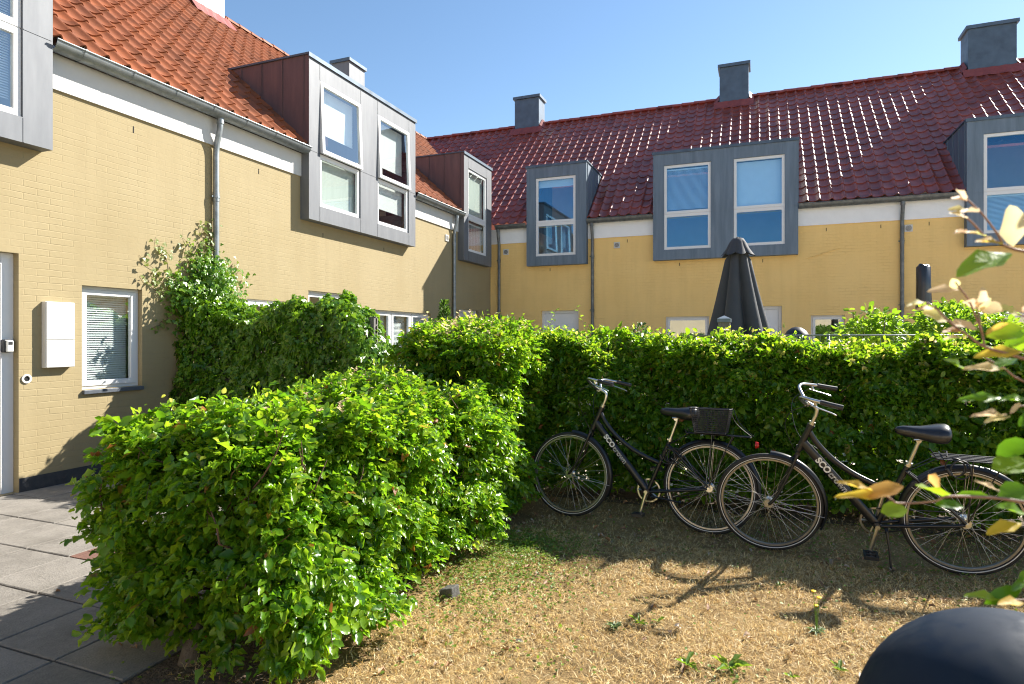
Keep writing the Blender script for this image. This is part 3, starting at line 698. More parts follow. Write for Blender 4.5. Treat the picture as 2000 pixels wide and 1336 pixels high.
wall_door(PL, hl, 13.45, 14.57, 2.20, dm='greydoor')
i_ = MB(); fr_box(i_, PL, -8.9, WY + 2, -3.0, -2.95, 0, 6.1); fr_box(i_, PL, -8.9, WY - .1, -2.95, -.2, 2.55, 2.75); fr_box(i_, PL, -8.9, WY - .1, -2.95, -.2, -.1, -.02)
for a in (2.5, 4.2, 6.0, 7.7, 9.4, 12.6): fr_box(i_, PL, a, a + .06, -2.95, -.17, 0, 2.55)
for a in (5.0, 7.0, 11.8, 12.8): fr_box(i_, PL, a, a + .06, -2.95, -.17, 2.75, 4.2)
i_.build('room_interior', M['room'], hl)
for a, z in ((5.05, 3.93), (6.98, 3.93), (8.4, 3.23), (10.2, 3.23)):
    s = MB(); fr_box(s, PL, a, a + .012, -.02, .003, z - .075, z); s.build('weep_slit', M['hole'], hl)

# ---- back wing
hb = empty('yellow_house', (0, WY, 0))
tag(hb, 'amber yellow house wing in shade with glossy maroon tiled roof behind the back hedge', 'house')
E1, E2, E3 = (-5.58, -3.985), (-2.34, 0.835), (3.95, 7.15)
oB = [(-5.236, -4.233, 0.0, 2.205), (-2.068, -1.064, 0.95, 2.012), (-0.50, 0.506, 0.0, 2.228), (1.102, 1.77, 0.95, 2.003), (4.36, 6.2, 0.95, 2.02)]
hidB = [(E[0] + .02, E[1] - .02, 3.40, 4.385) for E in (E1, E2, E3)]
b = wall_with_holes(PB, WX, 14.0, 0.0, 4.385, oB + hidB, 0.0, 0.16)
b.quad(PB(14, 0, 0), PB(14, -8, 0), PB(14, -8, 4.4), PB(14, 0, 4.4))
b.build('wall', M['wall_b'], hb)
for a0, a1 in ((WX + .026, E1[0]), (E1[1], E2[0]), (E2[1], E3[0]), (E3[1], 14.0)):
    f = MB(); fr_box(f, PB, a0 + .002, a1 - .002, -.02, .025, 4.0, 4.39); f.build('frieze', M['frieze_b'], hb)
f = MB(); fr_box(f, PB, WX + .03, 14, -.05, .012, -.02, .133); f.build('plinth', M['plinth'], hb)
tile_roof(PB, WX - 5.4, 13.5, M['tile_b'], hb, [(E[0] + .02, E[1] - .02, 5.80) for E in (E1, E2, E3)], 1, ((WX, WY, 0), Vector((-1, -1, 0)).normalized()))
ridge_caps(PB, WX - RD + .02, 13.5, M['tile_b'], hb)
k = MB(); k.quad(PB(WX - RD, -RD, ZR), PB(13.5, -RD, ZR), PB(13.5, -2 * RD, ZE), PB(WX - 2 * RD, -2 * RD, ZE)); k.build('rear_roof_slope', M['tile_b'], hb)
v = MB(); w = .09                                                # valley flashing
c0, c1 = Vector((WX + .02, WY - .02, ZE - .02)), Vector((WX - RD, WY + RD, ZR - .01))
v.quad(c0 + Vector((w, w, .055)), c0 - Vector((w, w, -.055)), c1 - Vector((w, w, -.055)), c1 + Vector((w, w, .055))); v.build('valley_flashing', M['zinc_dark'], hb)
V4, R4 = 'ven', 'roller'
for E, ws, bl in ((E1, [(-5.33, -4.265)], [[(R4, 5.4, 5.56)]]), (E2, [(-2.085, -1.015), (-0.515, 0.565)], [[(V4, 4.55, 5.5)], [(R4, 4.52, 5.54)]]), (E3, [(4.235, 5.3), (5.85, 6.9)], [[(V4, 3.65, 4.35)], []])):
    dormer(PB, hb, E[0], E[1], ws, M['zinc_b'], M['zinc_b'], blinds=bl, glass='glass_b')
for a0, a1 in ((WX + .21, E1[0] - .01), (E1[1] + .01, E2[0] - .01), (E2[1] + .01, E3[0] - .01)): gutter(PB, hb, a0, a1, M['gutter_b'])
for a in (-6.40, -3.86, 2.84): downpipe(PB, hb, a, M['gutter_b'], (3.55, 2.2))
chimney(PB, hb, -7.62, -6.76, -RD - .3, -RD + .3, 9.60, M['zinc_dark']); chimney(PB, hb, -1.06, -.25, -RD - .3, -RD + .3, 9.64, M['zinc_dark']); chimney(PB, hb, 5.12, 6.16, -RD - .32, -RD + .32, 9.66, M['zinc_dark'])
wall_door(PB, hb, -5.236, -4.233, 2.205); wall_door(PB, hb, -.50, .506, 2.228)
wall_window(PB, hb, -2.068, -1.064, .95, 2.012); wall_window(PB, hb, 1.102, 1.77, .95, 2.003); wall_window(PB, hb, 4.36, 6.2, .95, 2.02, mull=1)
i_ = MB(); fr_box(i_, PB, WX + .3, 13.9, -3.0, -2.95, 0, 6.1); fr_box(i_, PB, WX + .3, 13.9, -2.95, -.2, 2.55, 2.75); fr_box(i_, PB, WX + .3, 13.9, -2.95, -.2, -.1, -.02)
for a in (-3.2, -.8, 1.0, 3.5): fr_box(i_, PB, a, a + .06, -2.95, -.17, 0, 4.2)
i_.build('room_interior', M['room'], hb)
for a, z in ((-1.75, 3.3), (0.1, 3.3), (1.4, 3.93), (2.45, 3.93), (3.33, 3.93), (-3.0, 3.93), (-5.0, 3.3)):
    s = MB(); fr_box(s, PB, a, a + .014, -.02, .003, z - .075, z); s.build('weep_slit', M['hole'], hb)
cr = MB(); cr.tube([PB(1.02, .004, 3.27), PB(1.25, .008, 3.34), PB(1.5, .008, 3.42), PB(1.68, .004, 3.47)], 0.012, 6); cr.build('raised_wall_mark', M['wall_b'], hb)  # thin raised strip in the wall's own colour

# ---- house across the courtyard, behind the camera: seen in the ground-floor window reflections
YO = -13.0; PO = lambda a, d, z: (a, YO + d, z)
ho = empty('yellow_house', (0, YO, 0)); tag(ho, 'pale yellow house across the courtyard, showing only as reflections in the ground-floor windows', 'house')
oO = [(-7.5 + i * 4.2, -6.4 + i * 4.2, .95, 2.05) for i in range(6)]
b = wall_with_holes(PO, -14.0, 20.0, 0, 4.5, oO, 0, .16); b.quad(PO(-14, -8, 0), PO(20, -8, 0), PO(20, -8, 4.5), PO(-14, -8, 4.5)); b.build('wall', M['wall_c'], ho)
for h_ in oO: wall_window(PO, ho, *h_)
b = MB(); fr_box(b, PO, -14, 20, -8, -7.9, 0, 4.4); fr_box(b, PO, -14, 20, -.3, -.25, 0, 4.4); b.build('room_interior', M['room'], ho)
b = MB(); b.quad(PO(-14.2, .25, 4.35), PO(20.2, .25, 4.35), PO(20.2, -4, 6.5), PO(-14.2, -4, 6.5)); b.quad(PO(20.2, -8.25, 4.35), PO(-14.2, -8.25, 4.35), PO(-14.2, -4, 6.5), PO(20.2, -4, 6.5)); b.build('roof', M['tile_b'], ho)

# ---- fixtures on the walls
def vent(P, a, z, label):
    o = empty('vent_grille', P(a, 0, z)); tag(o, label, 'vent', 'white vent grilles under the eaves')
    b = MB(); fr_box(b, P, a - .075, a + .075, 0.0, .02, z - .075, z + .075); b.build('plate', M['plastic_white'], o, bevel=.004)
    d = MB()
    for i in range(5):
        zz = z - .044 + i * .022; hw = math.sqrt(max(.058 ** 2 - (zz - z) ** 2, .0003)); fr_box(d, P, a - hw, a + hw, .018, .0225, zz - .006, zz + .006)
    d.build('slots', M['hole'], o)
vent(PL, 12.79, 3.80, 'white vent grille beside the downpipe on the sunlit left wall')
vent(PB, -6.22, 3.78, 'white vent grille beside the corner downpipe left of the single-window dormer')
vent(PB, -3.25, 3.80, 'white vent grille between the single-window and double-window dormers of the shaded wall')
vent(PB, 2.965, 3.82, 'white vent grille close beside the right downpipe on the shaded wall')

mc = empty('meter_cabinet', (WX, 4.21, 1.2)); tag(mc, 'flat white two-part meter cabinet on the yellow wall between door and window', 'meter cabinet')
b = MB(); fr_box(b, PL, 4.068, 4.352, 0, .062, 1.2, 1.865); b.build('casing', M['plastic_white'], mc, bevel=.005)
for z0, z1 in ((1.202, 1.476), (1.482, 1.863)):
    b = MB(); fr_box(b, PL, 4.072, 4.348, .060, .073, z0, z1); b.build('cover', M['plastic_white'], mc, bevel=.004)
ks = empty('key_safe', at(21, 690, 5.92)); tag(ks, 'small grey and black key safe fixed to the white door frame', 'key safe')
ky = 3.79
b = MB(); fr_box(b, PL, ky - .045, ky + .035, -.08, -.02, 1.36, 1.485); b.build('body', M['black'], ks, bevel=.012)
b = MB(); fr_box(b, PL, ky - .030, ky + .028, -.022, .006, 1.365, 1.475); b.build('front_cover', M['plastic_white'], ks, bevel=.008)
b = MB(); fr_box(b, PL, ky - .018, ky + .016, .003, .0085, 1.435, 1.462); b.build('dial_window', M['black'], ks)
wo = empty('round_wall_outlet', PL(3.93, 0, 1.1)); tag(wo, 'small round white outlet with dark centre in the wall below the meter cabinet', 'wall outlet')
b = MB()
def ringx(b, r0, r1, x0, x1, c, seg=24):
    vs = []
    for r, x in ((r1, x0), (r1, x1), (r0, x1), (r0, x0)):
        for k in range(seg):
            w = 2 * math.pi * k / seg; vs.append((WX + x, c[0] + r * math.cos(w), c[1] + r * math.sin(w)))
    b.add(vs, [(i * seg + k, i * seg + (k + 1) % seg, ((i + 1) % 4) * seg + (k + 1) % seg, ((i + 1) % 4) * seg + k) for i in range(4) for k in range(seg)])
ringx(b, .027, .045, -.01, .012, (3.93, 1.1)); b.build('ring', M['plastic_white'], wo, smooth='auto')
b = MB(); b.tube([PL(3.93, -.02, 1.1), PL(3.93, .002, 1.1)], .026, 20); b.build('socket', M['hole'], wo)
# ------------------------------------------------------------------ hedges
def rounded_box_points(x0, x1, y0, y1, h, dens, r, noise, faces=('x0', 'x1', 'y0', 'y1', 'top'), zlow=0.12, amp=1.0):
    """points on the bulging skin of a clipped hedge, with outward directions"""
    Ps = []; Ns = []
    dims = {'x0': ((y1 - y0) * h), 'x1': ((y1 - y0) * h), 'y0': ((x1 - x0) * h), 'y1': ((x1 - x0) * h), 'top': ((x1 - x0) * (y1 - y0))}
    for fc in faces:
        n = int(dims[fc] * (dens[fc] if isinstance(dens, dict) else dens)); u = rng.random((n, 2))
        P = np.zeros((n, 3)); Nn = np.zeros((n, 3))
        if fc in ('x0', 'x1'): P[:, 0] = x0 if fc == 'x0' else x1; P[:, 1] = y0 + u[:, 0] * (y1 - y0); P[:, 2] = zlow + u[:, 1] * (h - zlow); Nn[:, 0] = -1 if fc == 'x0' else 1
        elif fc in ('y0', 'y1'): P[:, 1] = y0 if fc == 'y0' else y1; P[:, 0] = x0 + u[:, 0] * (x1 - x0); P[:, 2] = zlow + u[:, 1] * (h - zlow); Nn[:, 1] = -1 if fc == 'y0' else 1
        else: P[:, 2] = h; P[:, 0] = x0 + u[:, 0] * (x1 - x0); P[:, 1] = y0 + u[:, 1] * (y1 - y0); Nn[:, 2] = 1
        Ps.append(P); Ns.append(Nn)
    P = np.vstack(Ps); Nn = np.vstack(Ns)
    lo = np.array([x0 + r, y0 + r, -1.0]); hi = np.array([x1 - r, y1 - r, h - r])
    C = np.clip(P, lo, hi); D = P - C; Ln = np.linalg.norm(D, axis=1)
    ok = Ln > 1e-6; Nn[ok] = D[ok] / Ln[ok, None]; P[ok] = C[ok] + Nn[ok] * r
    return P, Nn

SPRAY = 8
def hedge_foliage(root, boxes, h, size, seed, dens, tm, m, amp=0.07, rnd=0.24, spread=0.0, holes=-0.85, top_m=None, top_n=0, top_band=.28, asp=0.62, inner=900, faces=('x0', 'x1', 'y0', 'y1', 'top'), depth=0.07, young=0.0, young_root=None, droop=0.35, zlow=0.12, face=.22):
    nz = Noise(seed, (0.9, 2.2, 4.5), (0.5, 0.45, 0.35))
    AP = []; AN = []; AK = []
    for (x0, x1, y0, y1) in boxes:
        P, Nn = rounded_box_points(x0, x1, y0, y1, h, {k_: v_ / SPRAY for k_, v_ in dens.items()}, rnd, nz, faces, zlow)
        d = nz(P) * amp - rng.exponential(depth, len(P))
        hole = nz(P * 1.9 + 7.3) < holes; d -= hole * rng.uniform(0.05, .22, len(P))
        P[:, 0] += spread * (1 - P[:, 2] / h) * ((Nn[:, 0] > .4) * 1.0 - (Nn[:, 0] < -.4) * .45)
        tuck = np.clip((0.42 - P[:, 2]) / 0.42, 0, 1) ** 1.5 * 0.12 * (spread == 0)                      # the skirt draws in towards the ground
        d -= tuck * (Nn[:, 2] < 0.5)
        P = P + Nn * d[:, None]
        AP.append(P); AN.append(Nn); AK.append(np.ones(len(P)))
        k = int(inner / SPRAY * (x1 - x0) * (y1 - y0) * h)
        if k:
            Q = np.column_stack([rng.uniform(x0 + .1, x1 - .1, k), rng.uniform(y0 + .1, y1 - .1, k), rng.uniform(0.15, h - .12, k)])
            AP.append(Q); AN.append(unit(rng.normal(size=(k, 3)) + np.array([0, 0, .3]))); AK.append(np.zeros(k))
    C = np.vstack(AP); Cn = np.vstack(AN); K = np.concatenate(AK); nc = len(C)
    # each centre carries one flat spray: leaves alternating along a short twig that reaches outwards
    D = unit(Cn * .8 + rng.normal(size=(nc, 3)) * np.array([.55, .55, .28]) + np.array([0, 0, -.12]))
    U = np.array([0, 0, .95]) + Cn * face + rng.normal(size=(nc, 3)) * .24; U = unit(U - D * np.sum(U * D, axis=1, keepdims=True)); Sd = np.cross(U, D)
    Ps = []; Ts = []; Ns = []; Ks = []; Os = []
    for j in range(SPRAY):
        sg = 1 if j % 2 else -1; ln = size * 2.7
        Ps.append(C + D * (ln * ((j + .5) / SPRAY - .62) + rng.normal(size=(nc, 1)) * .006) + Sd * sg * .006); last = j == SPRAY - 1
        Ts.append(D * (1.0 if last else .55) + Sd * sg * (0 if last else .85) + rng.normal(size=(nc, 3)) * .20 + np.array([0, 0, -droop * .3])); Ns.append(U + rng.normal(size=(nc, 3)) * .30); Ks.append(K); Os.append(Cn)
    P = np.vstack(Ps); T = np.vstack(Ts); N = np.vstack(Ns); AK = [np.concatenate(Ks)]; Nn = np.vstack(Os); n = len(P)
    s = size * np.clip(np.exp(rng.normal(size=n) * .28), .45, 1.6)
    P[:, 2] = np.maximum(P[:, 2], 0.06)
    o = leaves('foliage', tm, P, T, N, s, asp * rng.uniform(.8, 1.15, n), m, root, rng.uniform(0.8, 3.4, n))
    if top_n:                                                     # young leaves on the clipped top, brightened to paint in the backlight
        ii = rng.choice(np.where((P[:, 2] > h - top_band) & (np.concatenate(AK) > 0))[0], top_n); k = len(ii)
        Q = P[ii] + Nn[ii] * rng.uniform(-.02, .06, k)[:, None]; Q[:, 2] += rng.uniform(-.02, .02, k) + rng.random(k) ** 3 * .06 * (Nn[ii][:, 2] > .3)
        leaves('sun_tinted_new_foliage', TB, Q, Nn[ii] * .4 + rng.normal(size=(k, 3)) * .7 + [0, 0, .15], np.array([0, 0, .35]) + rng.normal(size=(k, 3)) * .7, size * rng.uniform(.5, 1.05, k), .6, top_m, root, rng.uniform(.6, 2.5, k))
    return P, Nn

def twigs_in(root, boxes, h, n, m, name='branches', seed=1, r=0.006):
    b = MB(); q = random.Random(seed)
    for _ in range(n):
        x0, x1, y0, y1 = q.choice(boxes); x = q.uniform(x0 + .15, x1 - .15); y = q.uniform(y0 + .1, y1 - .1)
        z = q.uniform(.1, h * .8); p = Vector((x, y, z)); d = Vector((q.uniform(-1, 1), q.uniform(-1, 1), q.uniform(.1, .8))).normalized(); pts = [p]
        L = q.uniform(.25, .5)
        for i in range(4):
            d = (d + Vector((q.uniform(-.3, .3), q.uniform(-.3, .3), q.uniform(-.1, .25)))).normalized(); p = p + d * L / 4; pts.append(p)
        pts = [Vector((min(max(p.x, x0 + .02), x1 - .02), min(max(p.y, y0 + .02), y1 - .02), min(p.z, h + .02))) for p in pts]
        b.tube(pts, [r, r * .85, r * .7, r * .5, r * .3], 5, cap=False)
    return b.build(name, m, root, smooth=True)

def stems(root, pts, h, m, rad=0.028, seed=2):
    q = random.Random(seed)
    for (x, y) in pts:
        b = MB(); p = [Vector((x, y, -.03))]
        for i in range(5): p.append(p[-1] + Vector((q.uniform(-.03, .03), q.uniform(-.03, .03), h * .85 / 5)))
        b.tube(p, [rad * 1.25, rad, rad * .9, rad * .75, rad * .55, rad * .3], 8)
        b.build('trunk', m, root, smooth=True)

def shoots(root, pts, m, mt, seed=4, ln=(.06, .16), leaf=.04, per=(4, 7), name='young_shoots'):
    """upright new twigs with small pale leaves, standing out of the clipped top"""
    q = random.Random(seed); b = MB(); P = []; T = []; N = []; S = []
    for p0 in pts:
        p = Vector(p0); d = Vector((q.uniform(-.5, .5), q.uniform(-.5, .5), 1)).normalized(); L = q.uniform(*ln); pl = [p]
        for i in range(3):
            d = (d + Vector((q.uniform(-.25, .25), q.uniform(-.25, .25), .1))).normalized(); pl.append(pl[-1] + d * L / 3)
        b.tube(pl, [.0022, .002, .0016, .001], 5, cap=False)
        k = q.randint(*per)
        for i in range(k):
            t = (i + .6) / k * 3; j = min(int(t), 2); pp = pl[j].lerp(pl[j + 1], min(t - j, 1)); w = i * 2.4 + q.uniform(-.5, .5)
            P.append(pp); T.append((math.cos(w), math.sin(w), q.uniform(.1, .9))); N.append((q.uniform(-.4, .4), q.uniform(-.4, .4), 1)); S.append(leaf * q.uniform(.6, 1.25) * (1.1 - .15 * i / k))
    b.build('shoot_shrubbery', mt, root, smooth=True)
    leaves('shoot_foliage', TB, np.array(P), np.array(T), np.array(N), np.array(S), .5, m, root, np.full(len(P), 1.5))

LOW = [(-3.0, -1.83, 1.98, 4.66)]; TALL = [(-2.93, -1.90, 4.46, 5.74)]; BACK = [(-2.2, 3.72, 5.62, 6.36)]
r1 = empty('beech_hedge', (-2.45, 3.3, 0)); tag(r1, 'low clipped beech hedge nearest the camera beside the paving', 'hedge')
P1, N1 = hedge_foliage(r1, LOW, 1.15, 0.043, 11, dict(x0=2900, x1=6800, y0=6200, y1=500, top=6000), TB, M['beech'], amp=0.115, rnd=.32, spread=.10, holes=-.55, zlow=.13, top_m=M['beech_top'], top_n=1300, top_band=.22)
twigs_in(r1, LOW, 1.15, 520, M['twig'], seed=3)
stems(r1, [(-2.45 + q * .02, 2.12 + i * .38) for i, q in enumerate((0, 2, -3, 1, 3, -2, 0))], 1.1, M['bark'], 0.036)
i1 = rng.choice(np.where((N1[:, 2] > .75) & (P1[:, 2] > 1.1))[0], 42); shoots(r1, P1[i1] - np.array([0, 0, .02]), M['beech_young'], M['twig_red'], 5, (.04, .10), .032)
i1 = rng.choice(np.where((N1[:, 2] > .75) & (P1[:, 2] > 1.1))[0], 60); shoots(r1, P1[i1] - np.array([0, 0, .02]), M['beech'], M['twig'], 6, (.05, .11), .042, (4, 7), 'tall_shoots')
i1 = rng.choice(np.where((N1[:, 2] < .5) & (P1[:, 2] > .25))[0], 130)
def side_sprays(root, P, N, m, mt, seed, leaf, L=(.10, .22), k=6):
    q = random.Random(seed); b = MB(); A = []; T = []; NN = []; S = []
    for p0, n0 in zip(P, N):
        p = Vector(p0); d = (Vector(n0) + Vector((q.uniform(-.6, .6), q.uniform(-.6, .6), q.uniform(-.25, .35)))).normalized(); ln = q.uniform(*L); pl = [p - d * .08]
        for i in range(4):
            d = (d + Vector((q.uniform(-.15, .15), q.uniform(-.15, .15), -.12))).normalized(); pl.append(pl[-1] + d * (ln + .08) / 4)
        for z in pl: z.z = max(z.z, .03)
        b.tube(pl, [.003, .0026, .002, .0015, .001], 5, cap=False)
        side = d.cross(Vector((0, 0, 1))).normalized()
        for i in range(k):
            t = 1 + (i + .5) / k * 3; j = min(int(t), 3); pp = pl[j].lerp(pl[j + 1], t - j); sg = 1 if i % 2 else -1
            A.append(pp); T.append(tuple(d * .6 + side * sg + Vector((0, 0, q.uniform(-.3, .1))))); NN.append(tuple(Vector((0, 0, 1)) + Vector((q.uniform(-.35, .35), q.uniform(-.35, .35), 0)))); S.append(leaf * q.uniform(.75, 1.25))
        A.append(pl[-1]); T.append(tuple(d)); NN.append((q.uniform(-.3, .3), q.uniform(-.3, .3), 1)); S.append(leaf)
    b.build('twig_shrubbery', mt, root, smooth=True)
    leaves('spray_foliage', TB, np.array(A), np.array(T), np.array(NN), np.array(S), .62, m, root, np.full(len(A), 1.3))
side_sprays(r1, P1[i1], N1[i1], M['beech'], M['twig'], 8, .048, (.08, .16), 7)
i1 = rng.choice(np.where((N1[:, 2] < .5) & (P1[:, 2] > .15))[0], 26); leaves('withered_leaves', TB, P1[i1] + N1[i1] * .03, rng.normal(size=(26, 3)) + [0, 0, -1], N1[i1], .06, .5, M['beech_dead'], r1, np.full(26, 3.0))

r2 = empty('beech_hedge', (-2.4, 5.1, 0)); tag(r2, 'taller beech hedge piece rising behind the low hedge, left of the front bicycle wheel', 'hedge')
P2, N2 = hedge_foliage(r2, TALL, 1.57, 0.045, 12, dict(x0=1900, x1=5200, y0=4400, y1=700, top=4400), TB, M['beech'], amp=0.10, rnd=.26, spread=.08, holes=-.7, top_m=M['beech_top'], top_n=1500, top_band=.3)
twigs_in(r2, TALL, 1.45, 110, M['twig'], seed=5)
stems(r2, [(-2.42, 4.75), (-2.45, 5.15), (-2.40, 5.5)], 1.35, M['bark'], .032, 6)
i2 = rng.choice(np.where((N2[:, 2] > .7) & (P2[:, 2] > 1.4))[0], 120); shoots(r2, P2[i2] - np.array([0, 0, .02]), M['beech_young'], M['twig_red'], 15, (.06, .16), .038)
i2 = rng.choice(np.where((N2[:, 2] > .7) & (P2[:, 2] > 1.4))[0], 70); shoots(r2, P2[i2] - np.array([0, 0, .02]), M['beech'], M['twig'], 16, (.06, .18), .045, (4, 7), 'tall_shoots')
i2 = rng.choice(np.where((N2[:, 2] < .5) & (P2[:, 2] > .2))[0], 70); side_sprays(r2, P2[i2], N2[i2], M['beech'], M['twig'], 18, .048, (.08, .16), 7)
i2 = rng.choice(np.where((N2[:, 2] < .5) & (P2[:, 2] > .3))[0], 16); leaves('withered_leaves', TB, P2[i2] + N2[i2] * .04, rng.normal(size=(16, 3)) + [0, 0, -1], N2[i2], .07, .5, M['beech_dead'], r2, np.full(16, 3.0))

r3 = empty('beech_hedge', (0.8, 6.0, 0)); tag(r3, 'long shady beech hedge behind the two bicycles', 'hedge')
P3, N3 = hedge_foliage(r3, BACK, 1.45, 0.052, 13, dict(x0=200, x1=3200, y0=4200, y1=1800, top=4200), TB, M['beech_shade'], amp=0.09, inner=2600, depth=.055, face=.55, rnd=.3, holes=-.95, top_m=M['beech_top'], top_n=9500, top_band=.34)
twigs_in(r3, BACK, 1.4, 380, M['twig'], seed=7)
stems(r3, [(-1.7 + i * .42, 5.98 + .03 * math.sin(i * 2)) for i in range(13)], 1.3, M['bark'], .03, 8)
top3 = np.where((N3[:, 2] > .6) & (P3[:, 2] > 1.3))[0]
i3 = rng.choice(top3, 190); shoots(r3, P3[i3] - np.array([0, 0, .02]), M['beech_young'], M['twig_red'], 25, (.04, .13), .035)
i3 = rng.choice(top3, 300); shoots(r3, P3[i3] - np.array([0, 0, .02]), M['beech'], M['twig'], 26, (.05, .15), .046, (4, 7), 'tall_shoots')
i3 = rng.choice(np.where((N3[:, 1] < -.5) & (P3[:, 2] > .2))[0], 26); leaves('withered_leaves', TB, P3[i3] + N3[i3] * .05, rng.normal(size=(26, 3)) + [0, 0, -1], N3[i3], .075, .5, M['beech_dead'], r3, np.full(26, 3.0))
# two thin long shoots above the tall corner
for (u, v, Y) in ((1066, 640, 6.6), (1150, 632, 6.4)):
    p = at(u, v, Y); shoots(r3, [tuple(p - Vector((0, 0, .12)))], M['bush'], M['twig_red'], int(u), (.32, .36), .05, (9, 10), 'long_shoot')

# ------------------------------------------------------------------ ivy-covered fence between the wall and the tall hedge
fv = empty('ivy_fence', (-5.3, 5.9, 0)); tag(fv, 'garden fence wholly grown over with dark ivy that climbs the wall by the downpipe', 'ivy fence')
b = MB()
for i in range(4): x = -6.55 + i * .85; b.box((x - .04, 5.86, -.1), (x + .04, 5.94, 1.72))
for i in range(16): z = .12 + i * .102; b.box((-6.64, 5.895, z), (-3.96, 5.92, z + .085))
b.build('fence_boards', M['wood'], fv)
nv_ = Noise(31, (0.7, 1.9, 4.0), (.5, .5, .3))
Pq, Nq = rounded_box_points(-6.66, -4.0, 5.66, 6.16, 1.86, dict(x0=10, x1=1900, y0=2600, y1=1100, top=2600), 0.18, nv_, zlow=.05)
Pq = Pq + Nq * (nv_(Pq) * .15 - rng.exponential(.06, len(Pq)))[:, None]
Pq[:, 2] += (.16 * np.exp(-((Pq[:, 0] + 4.55) / .38) ** 2) - .10 * np.exp(-((Pq[:, 0] + 5.55) / .35) ** 2) - .30 * np.clip((Pq[:, 0] + 4.25) / .3, 0, 1) ** 2) * np.clip(Pq[:, 2] - .9, 0, 1)
Pq[:, 0] = np.maximum(Pq[:, 0], WX + .02)
n = len(Pq); T = np.array([0, 0, -1.0]) + Nq * .35 + rng.normal(size=(n, 3)) * .45; N = Nq * .8 + np.array([0, 0, .55]) + rng.normal(size=(n, 3)) * .35
leaves('ivy_foliage', TI, Pq, T, N, .068 * rng.uniform(.6, 1.25, n), .95, M['ivy'], fv, rng.uniform(.5, 2, n))
# ivy on the wall: dense mound against the pipe, thin pale climbing tips
A = []; Nn = []
for (y, z, ry, rz, k) in ((5.92, 1.92, .36, .40, 1500), (6.02, 2.22, .26, .36, 1100), (5.70, 2.0, .26, .26, 500), (6.3, 1.92, .24, .22, 400)):
    w = rng.normal(size=(k, 3)) * .5
    Q = np.column_stack([WX + .02 + np.abs(rng.normal(size=k)) * .22 * np.exp(-(w[:, 1] ** 2)), y + w[:, 0] * ry, z + w[:, 1] * rz]); A.append(Q)
Q = np.vstack(A); n = len(Q); T = rng.normal(size=(n, 3)) * .5 + [0.3, 0, -.8]; N = rng.normal(size=(n, 3)) * .35 + [.8, -.1, .5]
leaves('ivy_on_wall', TI, Q, T, N, .066 * rng.uniform(.6, 1.2, n), .95, M['ivy'], fv, rng.uniform(.5, 2, n))
A = []; b = MB()
for (y0, z0, y1, z1, k) in ((6.15, 2.2, 6.0, 2.98, 46), (6.2, 2.2, 6.10, 3.02, 52), (5.95, 2.2, 5.72, 2.75, 40), (6.0, 2.2, 5.92, 2.78, 40), (5.6, 2.05, 5.12, 2.46, 40), (5.65, 2.1, 5.32, 2.70, 40), (5.5, 1.95, 5.15, 2.22, 26), (6.35, 2.1, 6.50, 2.52, 26), (6.4, 2.0, 6.62, 2.45, 24), (5.5, 1.75, 5.32, 1.62, 14)):
    pts = [Vector((WX + .012 + .012 * math.sin(i * 1.7), y0 + (y1 - y0) * i / 6 + .03 * math.sin(i * 2.1 + y0 * 9), z0 + (z1 - z0) * i / 6)) for i in range(7)]
    b.tube(pts, [.004, .0035, .003, .0028, .0024, .002, .0015], 5, cap=False)
    t = rng.random(k); A.append(np.column_stack([WX + .02 + rng.random(k) * .05, y0 + (y1 - y0) * t + rng.normal(size=k) * .055, z0 + (z1 - z0) * t + rng.normal(size=k) * .03]))
b.build('ivy_stems', M['twig'], fv, smooth=True)
Q = np.vstack(A); n = len(Q); T = rng.normal(size=(n, 3)) * .5 + [.1, 0, -.7]; N = rng.normal(size=(n, 3)) * .3 + [1, 0, .35]
leaves('pale_ivy', TI, Q, T, N, .062 * rng.uniform(.6, 1.15, n), .9, M['ivy_pale'], fv)

# ------------------------------------------------------------------ shrubs and plants behind the hedge
def bush(name, label, c, rx, rz, k, size, m, tm=TB, ground=True, cat='shrub'):
    o = empty(name, (c[0], c[1], 0)); tag(o, label, cat)
    nz = Noise(int(abs(c[0]) * 100) + 3, (1.2, 3.0), (.5, .4)); d = unit(rng.normal(size=(k, 3))); d[:, 2] = np.abs(d[:, 2]) * 1.0 - .35
    rr = rng.random(k) ** .35 * (1 + .38 * nz(d * .8 + np.array(c)))
    P = np.array(c) + d * rr[:, None] * np.array([rx, rx, rz]); P[:, 2] = np.maximum(P[:, 2], .1)
    leaves('foliage', tm, P, d + rng.normal(size=(k, 3)) * .5 + [0, 0, -.3], np.array([0, 0, .8]) + d * .5 + rng.normal(size=(k, 3)) * .4, size * rng.uniform(.6, 1.2, k), .7, m, o, rng.uniform(.5, 1.6, k))
    b = MB(); q = random.Random(k)
    for i in range(7):
        e = Vector(c) + Vector((q.uniform(-.7, .7) * rx, q.uniform(-.7, .7) * rx, q.uniform(-.2, .6) * rz)); s = Vector((c[0] + q.uniform(-.06, .06), c[1] + q.uniform(-.06, .06), 0))
        b.tube([s, s.lerp(e, .5) + Vector((q.uniform(-.05, .05), q.uniform(-.05, .05), .1)), e], [.016, .012, .004], 6, cap=False)
    b.build('stems', M['bark'], o, smooth=True)
    return o
pa, pb_ = at(1703, 662, 7.0), at(1862, 650, 7.0)
bush('leafy_shrub', 'bright green shrub poking above the back hedge left of the right downpipe', (pa.x, pa.y, 1.50), .46, .46, 1300, .068, M['bush'])
bush('leafy_shrub', 'bright green shrub above the back hedge in front of the thin covered parasol', (pb_.x, pb_.y, 1.56), .62, .56, 2400, .068, M['bush'])
pc, pd_ = at(1245, 640, 8.6), at(868, 625, 9.5)
